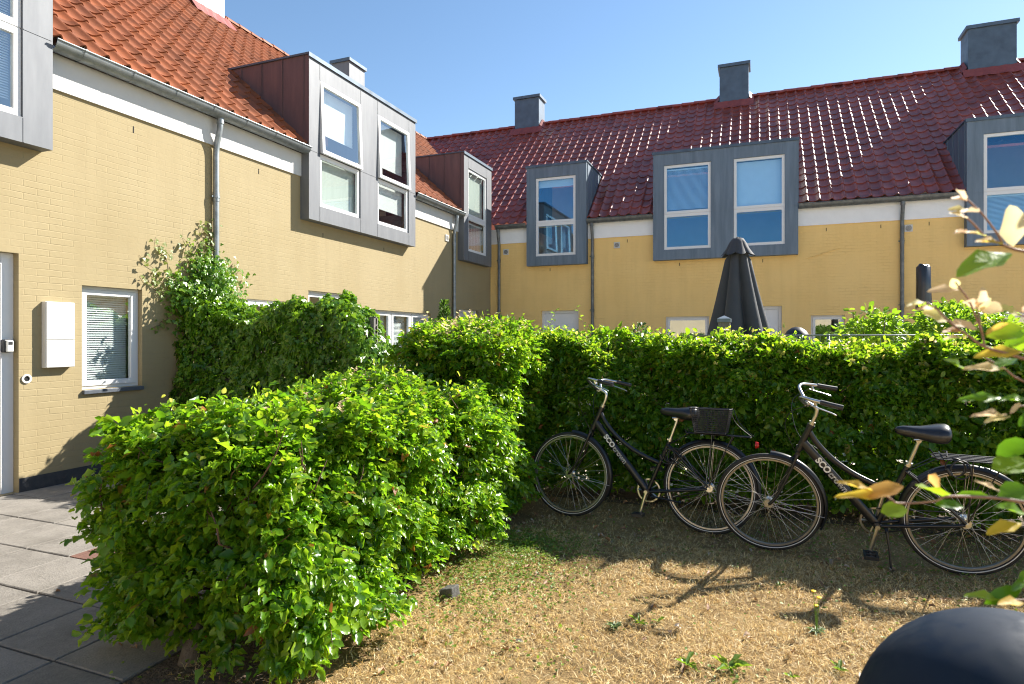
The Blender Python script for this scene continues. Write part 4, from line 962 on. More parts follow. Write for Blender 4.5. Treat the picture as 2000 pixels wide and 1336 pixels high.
bush('dark_shrub', 'small dark tufted shrub above the back hedge below the double-window dormer', (pc.x, pc.y, 1.45), .22, .36, 380, .06, M['dark_plant'])
def conifer(c, h, r, label):
    o = empty('small_conifer', (c.x, c.y, 0)); tag(o, label, 'conifer'); k = 900; t = rng.random(k) ** .8; w = rng.random(k) * 6.28; rr = r * (1 - t) * rng.uniform(.4, 1, k) + .015
    P = np.column_stack([c.x + np.cos(w) * rr, c.y + np.sin(w) * rr, .3 + t * (h - .3)]); T = np.column_stack([np.cos(w), np.sin(w), np.full(k, .9)])
    leaves('foliage', TS, P, T, rng.normal(size=(k, 3)) + [0, 0, .6], .08, .35, M['dark_plant'], o)
    b = MB(); b.tube([(c.x, c.y, 0), (c.x, c.y, h * .95)], [.03, .005], 7); b.build('trunk', M['bark'], o, smooth=True)
conifer(pd_, 2.05, .34, 'small dark conifer tip above the tall hedge near the corner of the houses')

# ------------------------------------------------------------------ parasols, post, wire fence
def parasol(c, label):
    o = empty('closed_parasol', (c.x, c.y, 0)); tag(o, label, 'parasol')
    b = MB(); b.tube([(c.x, c.y, .05), (c.x, c.y, 2.62)], .024, 12); b.build('pole', M['wood'], o, smooth=True)
    b = MB(); b.lathe([(0.0, .0), (.30, .0), (.30, .06), (.05, .10), (.035, .30), (0, .30)], (c.x, c.y, 0), 24); b.build('base', M['concrete'], o, smooth='auto')
    seg = 96; prof = [(2.47, .10), (2.40, .145), (2.2, .19), (2.0, .238), (1.8, .288), (1.6, .342), (1.4, .392), (1.2, .438), (1.02, .47)]; vs = []
    for j, (z, r) in enumerate(prof):
        t = j / (len(prof) - 1)
        for k in range(seg):
            w = 2 * math.pi * k / seg; fold = abs(math.sin(w * 3 + .9 + .12 * math.sin(3 * z))) ** .75
            asym = 1 + .05 * math.sin(w * 3 + 1.2) * t
            rr = r * (0.55 + .45 * fold) * asym if j else r
            zz = z - (.035 * (1 - fold) if j == len(prof) - 1 else 0); sw = .22 * t * (1 - fold)
            vs.append((c.x + rr * math.cos(w + sw), c.y + rr * math.sin(w + sw), zz))
    fs = [(j * seg + k, j * seg + (k + 1) % seg, (j + 1) * seg + (k + 1) % seg, (j + 1) * seg + k) for j in range(len(prof) - 1) for k in range(seg)]
    b = MB(); b.add(vs, fs); b.build('canopy', M['canvas'], o, smooth=True)
    vs = []; pr = [(2.655, .03), (2.645, .062), (2.60, .095), (2.53, .13), (2.47, .175), (2.445, .197)]
    for j, (z, r) in enumerate(pr):
        t = j / (len(pr) - 1)
        for k in range(seg):
            w = 2 * math.pi * k / seg; fold = abs(math.sin(w * 4 + .5)) ** .8; rr = r * (1 - .30 * t * (1 - fold)); vs.append((c.x + rr * math.cos(w), c.y + rr * math.sin(w), z + .035 * t * (1 - fold)))
    b = MB(); b.add(vs + [(c.x, c.y, 2.672)], fs[:(len(pr) - 1) * seg] + [(k, (k + 1) % seg, len(pr) * seg) for k in range(seg)]); b.build('top_vent', M['canvas'], o, smooth=True)
parasol(at(1441, 660, 7.2), 'large closed anthracite parasol standing behind the back hedge')
c = at(1803, 660, 8.6); o = empty('covered_parasol', (c.x, c.y, 0)); tag(o, 'thin closed parasol in a black cover by the right downpipe', 'parasol')
b = MB(); seg = 20; vs = []; pr = [(2.50, .03), (2.505, .065), (2.48, .082), (2.2, .088), (1.9, .098), (1.5, .108), (1.1, .10), (1.06, .05)]
for j, (z, r) in enumerate(pr):
    for k in range(seg): w = 2 * math.pi * k / seg; rr = r * (1 + .09 * math.sin(w * 3 + j * .4) + .05 * math.sin(w * 5 + j)); vs.append((c.x + rr * math.cos(w), c.y + rr * math.sin(w), z + (.02 * math.sin(w * 2) if j < 2 else 0)))
b.add(vs, [(j * seg + k, j * seg + (k + 1) % seg, (j + 1) * seg + (k + 1) % seg, (j + 1) * seg + k) for j in range(len(pr) - 1) for k in range(seg)] + [tuple(range(seg))]); b.build('cover', M['saddle'], o, smooth=True)
b = MB(); b.tube([(c.x, c.y, .04), (c.x, c.y, 1.1)], .022, 10); b.lathe([(0, 0), (.25, 0), (.25, .05), (.03, .09), (0, .09)], (c.x, c.y, 0), 20); b.build('pole', M['black'], o, smooth='auto')

c = at(1414.5, 660, 6.15); po = empty('fence_post', (c.x, c.y, 0)); tag(po, 'square grey weathered post with a metal cap behind the back hedge', 'post')
b = MB(); b.box((c.x - .055, c.y - .055, -.2), (c.x + .055, c.y + .055, 1.665)); q = b.build('post', M['wood'], po, bevel=.006)
b = MB(); h0, h1 = 1.655, 1.69; e = .064
b.add([(c.x - e, c.y - e, h0), (c.x + e, c.y - e, h0), (c.x + e, c.y + e, h0), (c.x - e, c.y + e, h0), (c.x - e, c.y - e, h1), (c.x + e, c.y - e, h1), (c.x + e, c.y + e, h1), (c.x - e, c.y + e, h1), (c.x, c.y, 1.722)],
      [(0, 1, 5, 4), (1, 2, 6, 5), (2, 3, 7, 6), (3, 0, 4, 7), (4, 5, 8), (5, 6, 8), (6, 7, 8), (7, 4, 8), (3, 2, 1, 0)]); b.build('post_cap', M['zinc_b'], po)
yf = c.y + .075; wf = empty('wire_fence', (1.0, yf, 0)); tag(wf, 'thin grey wire fence whose top rail shows just above the back hedge', 'wire fence')
b = MB(); b.tube([(-.75, yf, 1.525), (2.6, yf, 1.525)], .007, 8); b.build('top_rail', M['gutter'], wf, smooth=True)
b = MB()
for i in range(34): b.tube([(-.75 + i * .1, yf, .05), (-.75 + i * .1, yf, 1.52)], .0022, 5, cap=False)
for i in range(14): b.tube([(-.75, yf, .1 + i * .1), (2.6, yf, .1 + i * .1)], .0022, 5, cap=False)
b.build('mesh_panel', M['gutter'], wf, smooth=True)
for x in (.62, 2.55):
    b = MB(); b.tube([(x, yf + .02, -.1), (x, yf + .02, 1.535)], .013, 8); b.build('fence_stake', M['gutter'], wf, smooth=True)
c = at(1556, 668, 9.0); kb = empty('kettle_barbecue', (c.x, c.y, 0)); tag(kb, 'black round lid barely showing above the back hedge right of the big parasol', 'barbecue')
b = MB(); b.lathe([(0, 1.66), (.06, 1.65), (.13, 1.60), (.18, 1.52), (.20, 1.44), (.205, 1.42)], (c.x, c.y, 0), 24); b.build('lid', M['black'], kb, smooth='auto')
b = MB(); b.lathe([(.20, 1.41), (.19, 1.33), (.12, 1.2), (0, 1.15)], (c.x, c.y, 0), 24); b.build('bowl', M['black'], kb, smooth='auto')
for i in range(3):
    w = i * 2.09; b = MB(); b.tube([(c.x + .1 * math.cos(w), c.y + .1 * math.sin(w), 1.2), (c.x + .28 * math.cos(w), c.y + .28 * math.sin(w), 0)], .012, 8); b.build('leg', M['steel'], kb, smooth=True)
# ------------------------------------------------------------------ bicycles (local: X forward from the rear contact point, Y to the rider's left, Z up)
WR = 0.352; FX = 1.135
def circ(c, r, y, n=48): return [(c[0] + r * math.cos(2 * math.pi * k / n), y, c[1] + r * math.sin(2 * math.pi * k / n)) for k in range(n + 1)]
def torus_xz(b, c, R0, prof, seg=64):
    """closed profile (dr, y) swept round the wheel axis"""
    n = len(prof); vs = []
    for k in range(seg):
        w = 2 * math.pi * k / seg
        for dr, y in prof: vs.append((c[0] + (R0 + dr) * math.cos(w), y, c[1] + (R0 + dr) * math.sin(w)))
    b.add(vs, [(k * n + i, k * n + (i + 1) % n, ((k + 1) % seg) * n + (i + 1) % n, ((k + 1) % seg) * n + i) for k in range(seg) for i in range(n)])
def spline(pts, n=8):
    P = [Vector(p) for p in pts]; out = []
    for i in range(len(P) - 1):
        p0, p1, p2, p3 = P[max(i - 1, 0)], P[i], P[i + 1], P[min(i + 2, len(P) - 1)]
        for k in range(n):
            t = k / n; out.append(.5 * ((2 * p1) + (p2 - p0) * t + (2 * p0 - 5 * p1 + 4 * p2 - p3) * t * t + (3 * p1 - p0 - 3 * p2 + p3) * t ** 3))
    return out + [P[-1]]
def bp(name, b, m, par, smooth='auto'): return b.build(name, m, par, smooth=smooth, local=True)

def make_wheel(root, cx, seed, name, hubw):
    c = (cx, WR)
    b = MB(); pr = [(.0185 * math.cos(a) , .0185 * math.sin(a)) for a in [i * 2 * math.pi / 12 for i in range(12)]]; torus_xz(b, c, WR - .0185, pr, 72); w = bp(name, b, M['rubber'], root)
    b = MB()
    for s in (1, -1):
        pr = [(.0020, s * .0192), (-.0020, s * .0190), (-.0020, s * .0140), (.0020, s * .0140)]; torus_xz(b, c, WR - .0265, pr, 72)
    bp('reflective_stripe', b, M['stripe'], w)
    b = MB(); torus_xz(b, c, WR - .042, [(.006, .0125), (-.006, .0115), (-.010, 0), (-.006, -.0115), (.006, -.0125)], 72); bp('rim', b, M['rim'], w)
    b = MB(); q = random.Random(seed); n = 36
    for i in range(n):
        side = 1 if i % 2 else -1; a = 2 * math.pi * i / n; off = (1 if (i // 2) % 2 else -1) * 1.15; rh = .026
        b.tube([(c[0] + rh * math.cos(a + off), side * hubw, c[1] + rh * math.sin(a + off)), (c[0] + (WR - .05) * math.cos(a), side * .004, c[1] + (WR - .05) * math.sin(a))], .0013, 5, cap=False)
    bp('spokes', b, M['steel'], w, True)
    b = MB(); b.lathe([(0, -hubw - .02), (.010, -hubw - .02), (.012, -hubw), (.030, -hubw), (.030, -hubw + .004), (.018, -hubw + .012), (.018, hubw - .012), (.030, hubw - .004), (.030, hubw), (.012, hubw), (.010, hubw + .02), (0, hubw + .02)], (c[0], 0, c[1]), 20, 'y')
    b.tube([(c[0], hubw + .018, c[1]), (c[0], hubw + .030, c[1])], .011, 6); bp('hub', b, M['steel'], w)
    return w

def fender(root, cx, a0, a1, name, par_stays):
    b = MB(); n = 26; R0 = WR + .014; vs = []; pr = [(-.014, -.028), (-.003, -.022), (.004, -.010), (.005, 0), (.004, .010), (-.003, .022), (-.014, .028)]; m = len(pr)
    for k in range(n + 1):
        w = a0 + (a1 - a0) * k / n
        for dr, y in pr: vs.append((cx + (R0 + dr) * math.cos(w), y, WR + (R0 + dr) * math.sin(w)))
    b.add(vs, [(k * m + i, k * m + i + 1, (k + 1) * m + i + 1, (k + 1) * m + i) for k in range(n) for i in range(m - 1)])
    f = bp(name, b, M['frame'], root)
    b = MB()
    for w in par_stays:
        for s in (1, -1): b.tube([(cx, s * .055, WR), (cx + (R0 - .01) * math.cos(w), s * .028, WR + (R0 - .01) * math.sin(w))], .0022, 6, cap=False)
    if par_stays: bp('fender_stay', b, M['steel'], f, True)
    return f

def text_mesh(name, body, size, par, loc, xdir, nrm, m, outline=False, bold=0.0, extr=.0006):
    cu = bpy.data.curves.new(name, 'FONT'); cu.body = body; cu.size = size; cu.align_x = 'LEFT'; cu.align_y = 'CENTER'
    if outline: cu.fill_mode = 'NONE'; cu.bevel_depth = size * .022; cu.bevel_resolution = 1; cu.offset = bold
    else: cu.extrude = extr; cu.offset = bold
    tmp = bpy.data.objects.new('tmp_text', cu); COL.objects.link(tmp)
    dg = bpy.context.evaluated_depsgraph_get(); me = bpy.data.meshes.new_from_object(tmp.evaluated_get(dg)); wdt = max((v.co.x for v in me.vertices), default=0)
    bpy.data.objects.remove(tmp); bpy.data.curves.remove(cu)
    x = Vector(xdir).normalized(); z = Vector(nrm).normalized(); y = z.cross(x)
    Mx = Matrix((x, y, z)).transposed().to_4x4(); Mx.translation = Vector(loc); me.transform(Mx); me.materials.clear()
    me.name = name
    o = link(name, me, m, par); return o, wdt

def make_bicycle():
    root = empty('bicycle')
    HT, HB, BBp, SC = Vector((.868, 0, .925)), Vector((.943, 0, .752)), Vector((.478, 0, .275)), Vector((.305, 0, .70))
    # frame
    b = MB(); b.tube([HT, HB], .021, 14); b.tube([HT + Vector((0, 0, 0)), HT.lerp(HB, .1)], .025, 14); b.tube([HB.lerp(HT, .1), HB], .025, 14)
    dt0 = HB.lerp(HT, .28); b.tube([dt0, BBp], .030, 16, oval=.70)
    tt = spline([HT.lerp(HB, .22), (.835, 0, .80), (.74, 0, .695), (.62, 0, .607), (.50, 0, .548), (.392, 0, .507)], 6); b.tube(tt, .0185, 14, oval=.85)
    b.tube([BBp, SC], .0165, 14); b.tube([BBp + Vector((0, -.04, 0)), BBp + Vector((0, .04, 0))], .024, 16)
    for s in (1, -1):
        b.tube([BBp + Vector((-.02, s * .03, 0)), (.30, s * .045, .300), (.06, s * .062, .338), (0, s * .062, WR)], .0105, 10)
        b.tube([(.325, s * .018, .655), (.22, s * .045, .575), (.02, s * .062, .375), (0, s * .062, WR)], .0085, 10)
    fr = bp('frame', b, M['frame'], root)
    n_ = Vector((0, 1, 0))
    # lettering runs down the near side of the down tube, from the head towards the cranks
    dn = (BBp - dt0).normalized(); st = dt0.lerp(BBp, .20)
    _, w1 = text_mesh('bold_lettering', 'SCO', .058, fr, st + Vector((0, .0205, 0)), dn, n_, M['letter'], bold=.0022)
    text_mesh('outline_lettering', 'crown', .060, fr, st + dn * (w1 + .006) + Vector((0, .0205, 0)), dn, n_, M['letter'], outline=True)
    # fork
    b = MB(); cr = HB.lerp(HT, -.10); b.tube([HB, cr], .019, 12)
    for s in (1, -1): b.tube([cr, *spline([cr + Vector((.004, s * .038, -.02)), (1.00, s * .050, .60), (1.055, s * .055, .475), (1.10, s * .056, .395), (FX, s * .055, WR)], 5)], .0105, 10)
    b.tube([cr + Vector((0, -.044, -.01)), cr + Vector((0, .044, -.01))], .014, 10); bp('fork', b, M['frame'], root)
    # wheels, mudguards
    make_wheel(root, 0.0, 4, 'rear_wheel', .045); make_wheel(root, FX, 5, 'front_wheel', .034)
    fender(root, 0.0, R(-12 + 200) - R(200) + R(28), R(158 + 30), 'mudguard', [R(35), R(95)])
    fender(root, FX, R(92), R(205), 'mudguard', [R(190)])
    # handlebar, stem, grips, brake levers, bell
    b = MB(); st_ = HT + Vector((-.028, 0, .07)); b.tube([HT, st_], .0125, 12); b.tube([HT, HT + Vector((-.008, 0, .02))], .021, 12)
    b.tube(spline([st_ + Vector((.004, 0, -.01)), st_ + Vector((0, 0, .045)), (.895, 0, 1.072)], 5), .014, 12); b.tube([(.895, -.026, 1.072), (.895, .026, 1.072)], .019, 12)
    stem = bp('stem', b, M['steel'], root)
    half = [(.895, 0, 1.072), (.900, .05, 1.076), (.925, .115, 1.11), (.940, .17, 1.142), (.925, .215, 1.155), (.88, .245, 1.150), (.80, .268, 1.135), (.705, .285, 1.115)]
    full = [(x, -y, z) for x, y, z in half[:0:-1]] + half
    b = MB(); b.tube(spline(full, 6), .0112, 12); hb_ = bp('handlebar', b, M['steel'], root)
    for s in (1, -1):
        b = MB(); p = [Vector((.825, s * .262, 1.140)), Vector((.76, s * .276, 1.126)), Vector((.700, s * .286, 1.114))]; b.tube([p[0], p[1], p[2]], [.0165, .0165, .0175], 14); bp('grip', b, M['black'], hb_)
        b = MB(); b.tube([(.86, s * .255, 1.142), (.85, s * .25, 1.115)], .010, 8); b.tube(spline([(.875, s * .25, 1.115), (.82, s * .262, 1.095), (.76, s * .275, 1.075), (.735, s * .28, 1.062)], 4), [.0048] * 12 + [.0032], 8); bp('brake_lever', b, M['steel'], hb_)
        b = MB(); b.tube(spline([(.875, s * .25, 1.118), (.99, s * .21, 1.06), (1.03, s * .12, .95), (1.0, s * .05, .82), (.965, s * .02, .735)] if s > 0 else [(.875, s * .25, 1.118), (.98, s * .19, 1.05), (.98, s * .1, .93), (.93, s * .03, .82), (.80, -.02, .74)], 5), .0024, 6, cap=False); bp('brake_cable', b, M['black'], hb_, True)
    b = MB(); b.lathe([(0, .03), (.017, .028), (.026, .018), (.027, .004), (.0, .0)], (.915, .085, 1.108), 16); bp('bell', b, M['black'], hb_)
    # saddle and post
    b = MB(); b.tube([(.338, 0, .60), SC, (.252, 0, .855)], .0128, 12); sp = bp('seat_post', b, M['steel'], root)
    b = MB(); d = (Vector((.252, 0, .855)) - SC).normalized(); b.tube([SC - d * .018, SC + d * .010], .0215, 14); b.tube([(.318, -.02, .70), (.318, .03, .70)], .006, 8); bp('seat_clamp', b, M['steel'], sp); b = MB()
    b.tube([(.285, -.03, .868), (.235, -.03, .872)], .008, 8); b.tube([(.285, .03, .868), (.235, .03, .872)], .008, 8); b.tube([(.258, -.036, .862), (.258, .036, .862)], .015, 10); bp('saddle_clamp', b, M['steel'], sp)
    secs = [(.385, .010, .908, .930), (.372, .022, .894, .940), (.34, .032, .884, .948), (.29, .044, .876, .948), (.24, .064, .868, .950), (.19, .090, .858, .958), (.15, .102, .854, .966), (.115, .098, .858, .968), (.095, .080, .874, .960), (.086, .045, .90, .935)]
    b = MB(); seg = 18; vs = []
    for x, hw, zb, zt in secs:
        for k in range(seg):
            w = 2 * math.pi * k / seg; y = hw * math.copysign(abs(math.cos(w)) ** .8, math.cos(w)); t = math.sin(w)
            z = (zb + zt) / 2 + (zt - zb) / 2 * math.copysign(abs(t) ** .8, t) - .10 * y * y / max(hw, .02); vs.append((x, y, z))
    b.add(vs, [(i * seg + k, i * seg + (k + 1) % seg, (i + 1) * seg + (k + 1) % seg, (i + 1) * seg + k) for i in range(len(secs) - 1) for k in range(seg)] + [tuple(range(seg))[::-1], tuple((len(secs) - 1) * seg + k for k in range(seg))])
    bp('saddle', b, M['saddle'], root, True)
    # carrier
    b = MB(); z = .762; r = .0042; x0, x1 = .165, -.295; dz = lambda x: z - .012 * (x0 - x)
    for y in (-.062, -.03, 0, .03, .062): b.tube([(x0 + (.02 if abs(y) < .05 else 0), y, dz(x0)), (x1, y, dz(x1))], r, 7)
    for i in range(8): x = x0 + (x1 - x0) * i / 7; b.tube([(x, -.062, dz(x) - .004), (x, .062, dz(x) - .004)], r, 7)
    for s in (1, -1):
        for x in (-.02, -.17): b.tube([(x, s * .064, dz(x)), (x * .45, s * .072, .55), (-.005, s * .068, WR + .02)], r, 7)
        b.tube([(x0 - .02, s * .03, dz(x0)), (.315, s * .02, .655)], .003, 6)
        b.tube([(x0, s * .062, dz(x0)), (x0 + .02, s * .058, dz(x0) + .03)], r, 7)
    b.tube([(x0 - .05, -.06, dz(x0) + .02), (x0 - .06, 0, dz(x0) + .035), (x0 - .05, .06, dz(x0) + .02)], .004, 7)
    ca = bp('luggage_carrier', b, M['frame'], root)
    b = MB(); b.tube([(-.335, 0, .70), (-.35, 0, .70)], .022, 14); b.tube([(-.325, 0, .70), (-.337, 0, .70)], .026, 14); bp('rear_reflector', b, M['red'], ca)
    # cranks, chainring, chain, pedals
    b = MB(); torus_xz(b, (BBp.x, BBp.z), .088, [(.006, -.052), (-.006, -.052), (-.006, -.047), (.006, -.047)], 40)
    for i in range(5): w = i * 1.257; b.tube([(BBp.x, -.05, BBp.z), (BBp.x + .085 * math.cos(w), -.05, BBp.z + .085 * math.sin(w))], .007, 6)
    bp('chainring', b, M['steel'], root)
    b = MB()
    for s in (1, -1): b.tube([(BBp.x, -.05, BBp.z + s * .088), (0, -.05, WR + s * .036)], .004, 6)
    bp('chain', b, M['black'], root, True)
    cd_ = Vector((.042, 0, -.168))
    for s in (1, -1):
        e = BBp + cd_ * (1 if s > 0 else -1); b = MB(); b.tube([BBp + Vector((0, s * .040, 0)), BBp + Vector((0, s * .068, 0))], .015, 14)
        b.tube([BBp + Vector((0, s * .060, 0)), e + Vector((0, s * .066, 0))], [.0145, .0115], 12, oval=.6); c_ = bp('crank', b, M['steel'], root)
        b = MB(); px_, pz = e.x, e.z; y0, y1 = s * .078, s * .165
        for xx in (-.042, .030): b.box((px_ + xx, y0, pz - .012), (px_ + xx + .012, y1, pz + .012))
        for yy in (y0, (y0 + y1) / 2, y1): b.box((px_ - .041, yy - .006, pz - .0115), (px_ + .041, yy + .006, pz + .0115))
        b.tube([(px_, s * .062, pz), (px_, y1, pz)], .007, 8); bp('pedal', b, M['black'], c_)
    # kickstand, its own origin at the pivot
    b = MB(); b.tube([(0, 0, 0), (0, -.03, .02)], .012, 8); b.tube([(0, 0, .01), (-.012, .028, -.10), (-.02, .055, -.225)], [.008, .007, .006], 8); b.tube([(-.018, .05, -.222), (-.03, .07, -.226)], .008, 8)
    k_ = bp('kickstand', b, M['frame'], root); k_.location = (.425, .058, .245)
    return root

def copy_tree(o, parent=None):
    c = o.copy(); COL.objects.link(c); c.parent = parent
    for ch in list(o.children): copy_tree(ch, c)
    return c
def place(o, front, rear, lean):
    f, r = Vector(front), Vector(rear); h = math.atan2(f.y - r.y, f.x - r.x)
    o.location = (r.x, r.y, 0.0); o.rotation_euler = (R(lean), 0, h)
bikeA = make_bicycle()
bikeB = copy_tree(bikeA)
tag(bikeA, 'black step-through bicycle on its kickstand, right and nearer one without a basket', 'bicycle', 'black bicycles parked at the hedge')
tag(bikeB, 'black step-through bicycle leaning on the hedge with a dark basket on its carrier', 'bicycle', 'black bicycles parked at the hedge')
place(bikeA, (.084, 4.77, 0), (1.208, 4.72, 0), -7.5); place(bikeB, (-1.475, 5.053, 0), (-.345, 4.975, 0), 4.5)
for ch in bikeB.children:
    if ch.name.startswith('kickstand'): ch.rotation_euler = (0, R(82), 0)
# basket on the carrier of the left bicycle
b = MB(); zb, zt = .772, .955; w0, w1 = .10, .135; L0, L1 = (.105, -.12), (.135, -.150)
def ringp(z, l, w): return [(l[0], -w, z), (l[0], w, z), (l[1], w, z), (l[1], -w, z), (l[0], -w, z)]
rings = 12
for i in range(rings + 1):
    t = i / rings; l = (L0[0] + (L1[0] - L0[0]) * t, L0[1] + (L1[1] - L0[1]) * t); w = w0 + (w1 - w0) * t; pts = ringp(zb + (zt - zb) * t, l, w)
    for p, q in zip(pts, pts[1:]): b.tube([p, q], .0048 if i in (0, rings) else .0016, 5, cap=False)
for i in range(26):
    t = i / 25
    for s in (1, -1): b.tube([(L0[0] + (L0[1] - L0[0]) * t, s * w0, zb), (L1[0] + (L1[1] - L1[0]) * t, s * w1, zt)], .0016, 5, cap=False)
    if i < 22:
        t = i / 21
        for e in (0, 1): b.tube([(L0[e], -w0 + 2 * w0 * t, zb), (L1[e], -w1 + 2 * w1 * t, zt)], .0016, 5, cap=False); 
    b.tube([(L0[0] + (L0[1] - L0[0]) * t, -w0, zb), (L0[0] + (L0[1] - L0[0]) * t, w0, zb)], .0016, 5, cap=False)
bk = b.build('basket', M['black'], bikeB, smooth=True, local=True)
b = MB(); b.add([(L0[0], -w0 + .004, zb), (L0[0], w0 - .004, zb), (L0[1], w0 - .004, zb), (L0[1], -w0 + .004, zb)], [(0, 1, 2, 3)])
for s in (1, -1): b.tube(spline([(L1[1] - .005, s * w1, zt), (L1[1] - .05, s * .10, zt - .10), (-.30, s * .06, .765)], 4), .003, 6, cap=False)
b.build('basket_base', M['black'], bk, local=True)
# coiled cable locks
def coil(name, label, host, c, ax, rr, turns, spread):
    Rm = Matrix.Translation(host.location) @ host.rotation_euler.to_matrix().to_4x4(); b = MB(); pts = []
    for i in range(turns * 18 + 1):
        w = i / 18 * 2 * math.pi; r2 = rr * (1 + .12 * math.sin(i * .21)); p = Vector((c[0] + r2 * math.cos(w) + spread * (i / (turns * 18) - .5), c[1] + .028 * math.sin(i * .13), c[2] + r2 * 1.1 * math.sin(w)))
        pts.append(Rm @ p)
    o = empty(name, Rm @ Vector(c)); tag(o, label, 'bicycle lock')
    b.tube(pts, .0042, 7); b.build('cable', M['black'], o, smooth=True)
    b = MB(); e = pts[-1]; b.tube([e, e + Vector((.02, 0, -.035))], .011, 10); b.build('lock_barrel', M['black'], o, smooth='auto'); return o
coil('cable_lock', 'coiled black cable lock hanging behind the seat tube of the left bicycle', bikeB, (.285, .04, .575), 1, .052, 4, .07)
coil('cable_lock', 'coiled black cable lock hanging from the bare carrier of the right bicycle', bikeA, (.06, .075, .712), 1, .048, 3, .03)

# ------------------------------------------------------------------ lawn growth
vis = []
def region(n, x0, x1, y0, y1): return np.column_stack([rng.uniform(x0, x1, n), rng.uniform(y0, y1, n), np.zeros(n)])
pn = Noise(77, (.5, 1.3, 3), (.5, .5, .3))
def grass(P, ln, wd, m, name, lab):
    n = len(P); w = rng.random(n) * 6.283; T = np.column_stack([np.cos(w), np.sin(w), rng.uniform(.0, 1.05, n) ** 2]); N = np.column_stack([rng.normal(size=n) * .35, rng.normal(size=n) * .35, np.ones(n)])
    P[:, 2] = rng.uniform(-.004, .008, n)
    o = leaves(name, TG, P, T, N, ln * rng.uniform(.5, 1.4, n), wd / ln * rng.uniform(.7, 1.4, n), m, None, rng.uniform(.5, 2.5, n)); tag(o, kind='stuff'); o['label'] = lab; return o
P = np.vstack([region(190000, -2.45, 2.0, 2.0, 4.6), region(60000, -2.2, 2.8, 4.2, 5.75), region(24000, 2.0, 3.6, 2.9, 5.2)])
idx = rng.integers(0, len(P), len(P)) // 9 * 9; cl_ = rng.random(len(P)) < .62; P[cl_] = P[idx[cl_]] + rng.normal(size=(int(cl_.sum()), 3)) * np.array([.011, .011, 0])
dens = pn(P * np.array([1, 1, 0])); keep = rng.random(len(P)) < np.clip(.62 + .55 * dens, .12, 1)
P = P[keep]; P = P[~((P[:, 0] < -1.98 + rng.normal(size=len(P)) * .07) & (P[:, 1] > 2.15))]
o = grass(P, .031, .0034, M['straw'], 'dry_grass', 'short parched straw-coloured grass'); o['category'] = 'grass'
cl = []
for (x, y, r, k) in ((-1.62, 4.05, .20, 900), (-1.75, 3.65, .14, 300), (-1.35, 3.55, .22, 420), (-1.45, 3.05, .25, 420), (-1.30, 4.35, .16, 300), (-.9, 2.75, .12, 60), (-.1, 2.75, .12, 120), (1.6, 4.9, .6, 500), (2.0, 4.2, .5, 250), (.9, 5.3, .5, 260), (-.6, 3.6, .5, 40), (-2.3, 2.2, .2, 160), (-1.6, 4.2, .18, 1300), (-1.5, 3.8, .28, 1100), (-1.75, 3.3, .2, 400), (1.9, 4.6, .5, 500), (0.0, 5.1, .8, 900), (1.2, 5.0, .7, 700)):
    cl.append(np.column_stack([x + rng.normal(size=k) * r, y + rng.normal(size=k) * r, rng.uniform(.004, .03, k)]))
P = np.vstack(cl); n = len(P); o = leaves('clover', TS, P, np.column_stack([rng.normal(size=n), rng.normal(size=n), rng.normal(size=n) * .2]), rng.normal(size=(n, 3)) * .35 + [0, 0, 1], .019 * rng.uniform(.6, 1.3, n), .8, M['clover'], None)
tag(o, 'low green clover along the hedge foot', 'ground cover', kind='stuff')
k = 465; P = np.vstack([region(45, -4.0, -2.7, 2.0, 4.6), region(230, -1.9, 3.3, 4.5, 5.9), region(110, -2.2, -1.0, 2.3, 5.2), region(80, -1.6, 2.2, 2.6, 4.6)]); P[:, 2] = rng.uniform(.008, .02, k)
o = leaves('leaf_litter', TB, P, np.column_stack([rng.normal(size=k), rng.normal(size=k), rng.normal(size=k) * .25]), rng.normal(size=(k, 3)) * .4 + [0, 0, 1], .042 * rng.uniform(.5, 1.3, k), .5, M['litter'], None, rng.uniform(1, 4, k)); tag(o, 'scattered dry fallen beech leaves', 'fallen leaves', kind='stuff')
# hedge shade floor under the back hedge gets longer green blades
def weed(u, v, label, m='weed', n=9, L=.10, w=.30, up=.7, flower=False):
    a, b_ = (u - 1000) / F, (660 - v) / F; Y = -EYE / b_; c = at(u, v, Y)
    o = empty('weed', (c.x, c.y, 0)); tag(o, label, 'weed'); q = np.random.default_rng(int(u)); ang = np.arange(n) * 2.4 + q.random(n)
    T = np.column_stack([np.cos(ang), np.sin(ang), q.uniform(.15, up, n)]); N = np.column_stack([-np.cos(ang) * .4, -np.sin(ang) * .4, np.ones(n)]) + q.normal(size=(n, 3)) * .15
    leaves('leaf_rosette', TB, np.tile(np.array([c.x, c.y, .006]), (n, 1)), T, N, L * .68 * q.uniform(.6, 1.2, n), w, M[m], o, np.full(n, 1.5))
    if flower:
        s = MB(); f_ = MB(); 
        for (dx, dy, h) in ((.012, .01, .17), (-.015, -.005, .205), (.0, .03, .12)):
            p = Vector((c.x + dx, c.y + dy, h)); s.tube([(c.x, c.y, 0), (c.x + dx * .6, c.y + dy * .6, h * .6), p], .0016, 5, cap=False)
            f_.lathe([(0, .002), (.011, .004), (.013, .009), (.0, .006)], p, 12)
        s.build('flower_stem', M['weed'], o, smooth=True); f_.build('flower_head', M['flower'], o, smooth=True)
weed(1200, 1228, 'grey-green rosette weed left of the two small upright weeds in the dry grass', 'weed_grey', 26, .075, .22, .8)
weed(1248, 1220, 'narrow bright weed beside the handlebar shadow, left of the single broad-leaved sprout', n=6, L=.085, w=.22, up=.9)
weed(1285, 1216, 'small upright sprout touching the handlebar shadow', n=4, L=.075, w=.35, up=1.4)
weed(1595, 1236, 'pale rosette weed with small yellow flowers beside the saddle shadow', 'weed_grey', 18, .07, .3, .4, True)
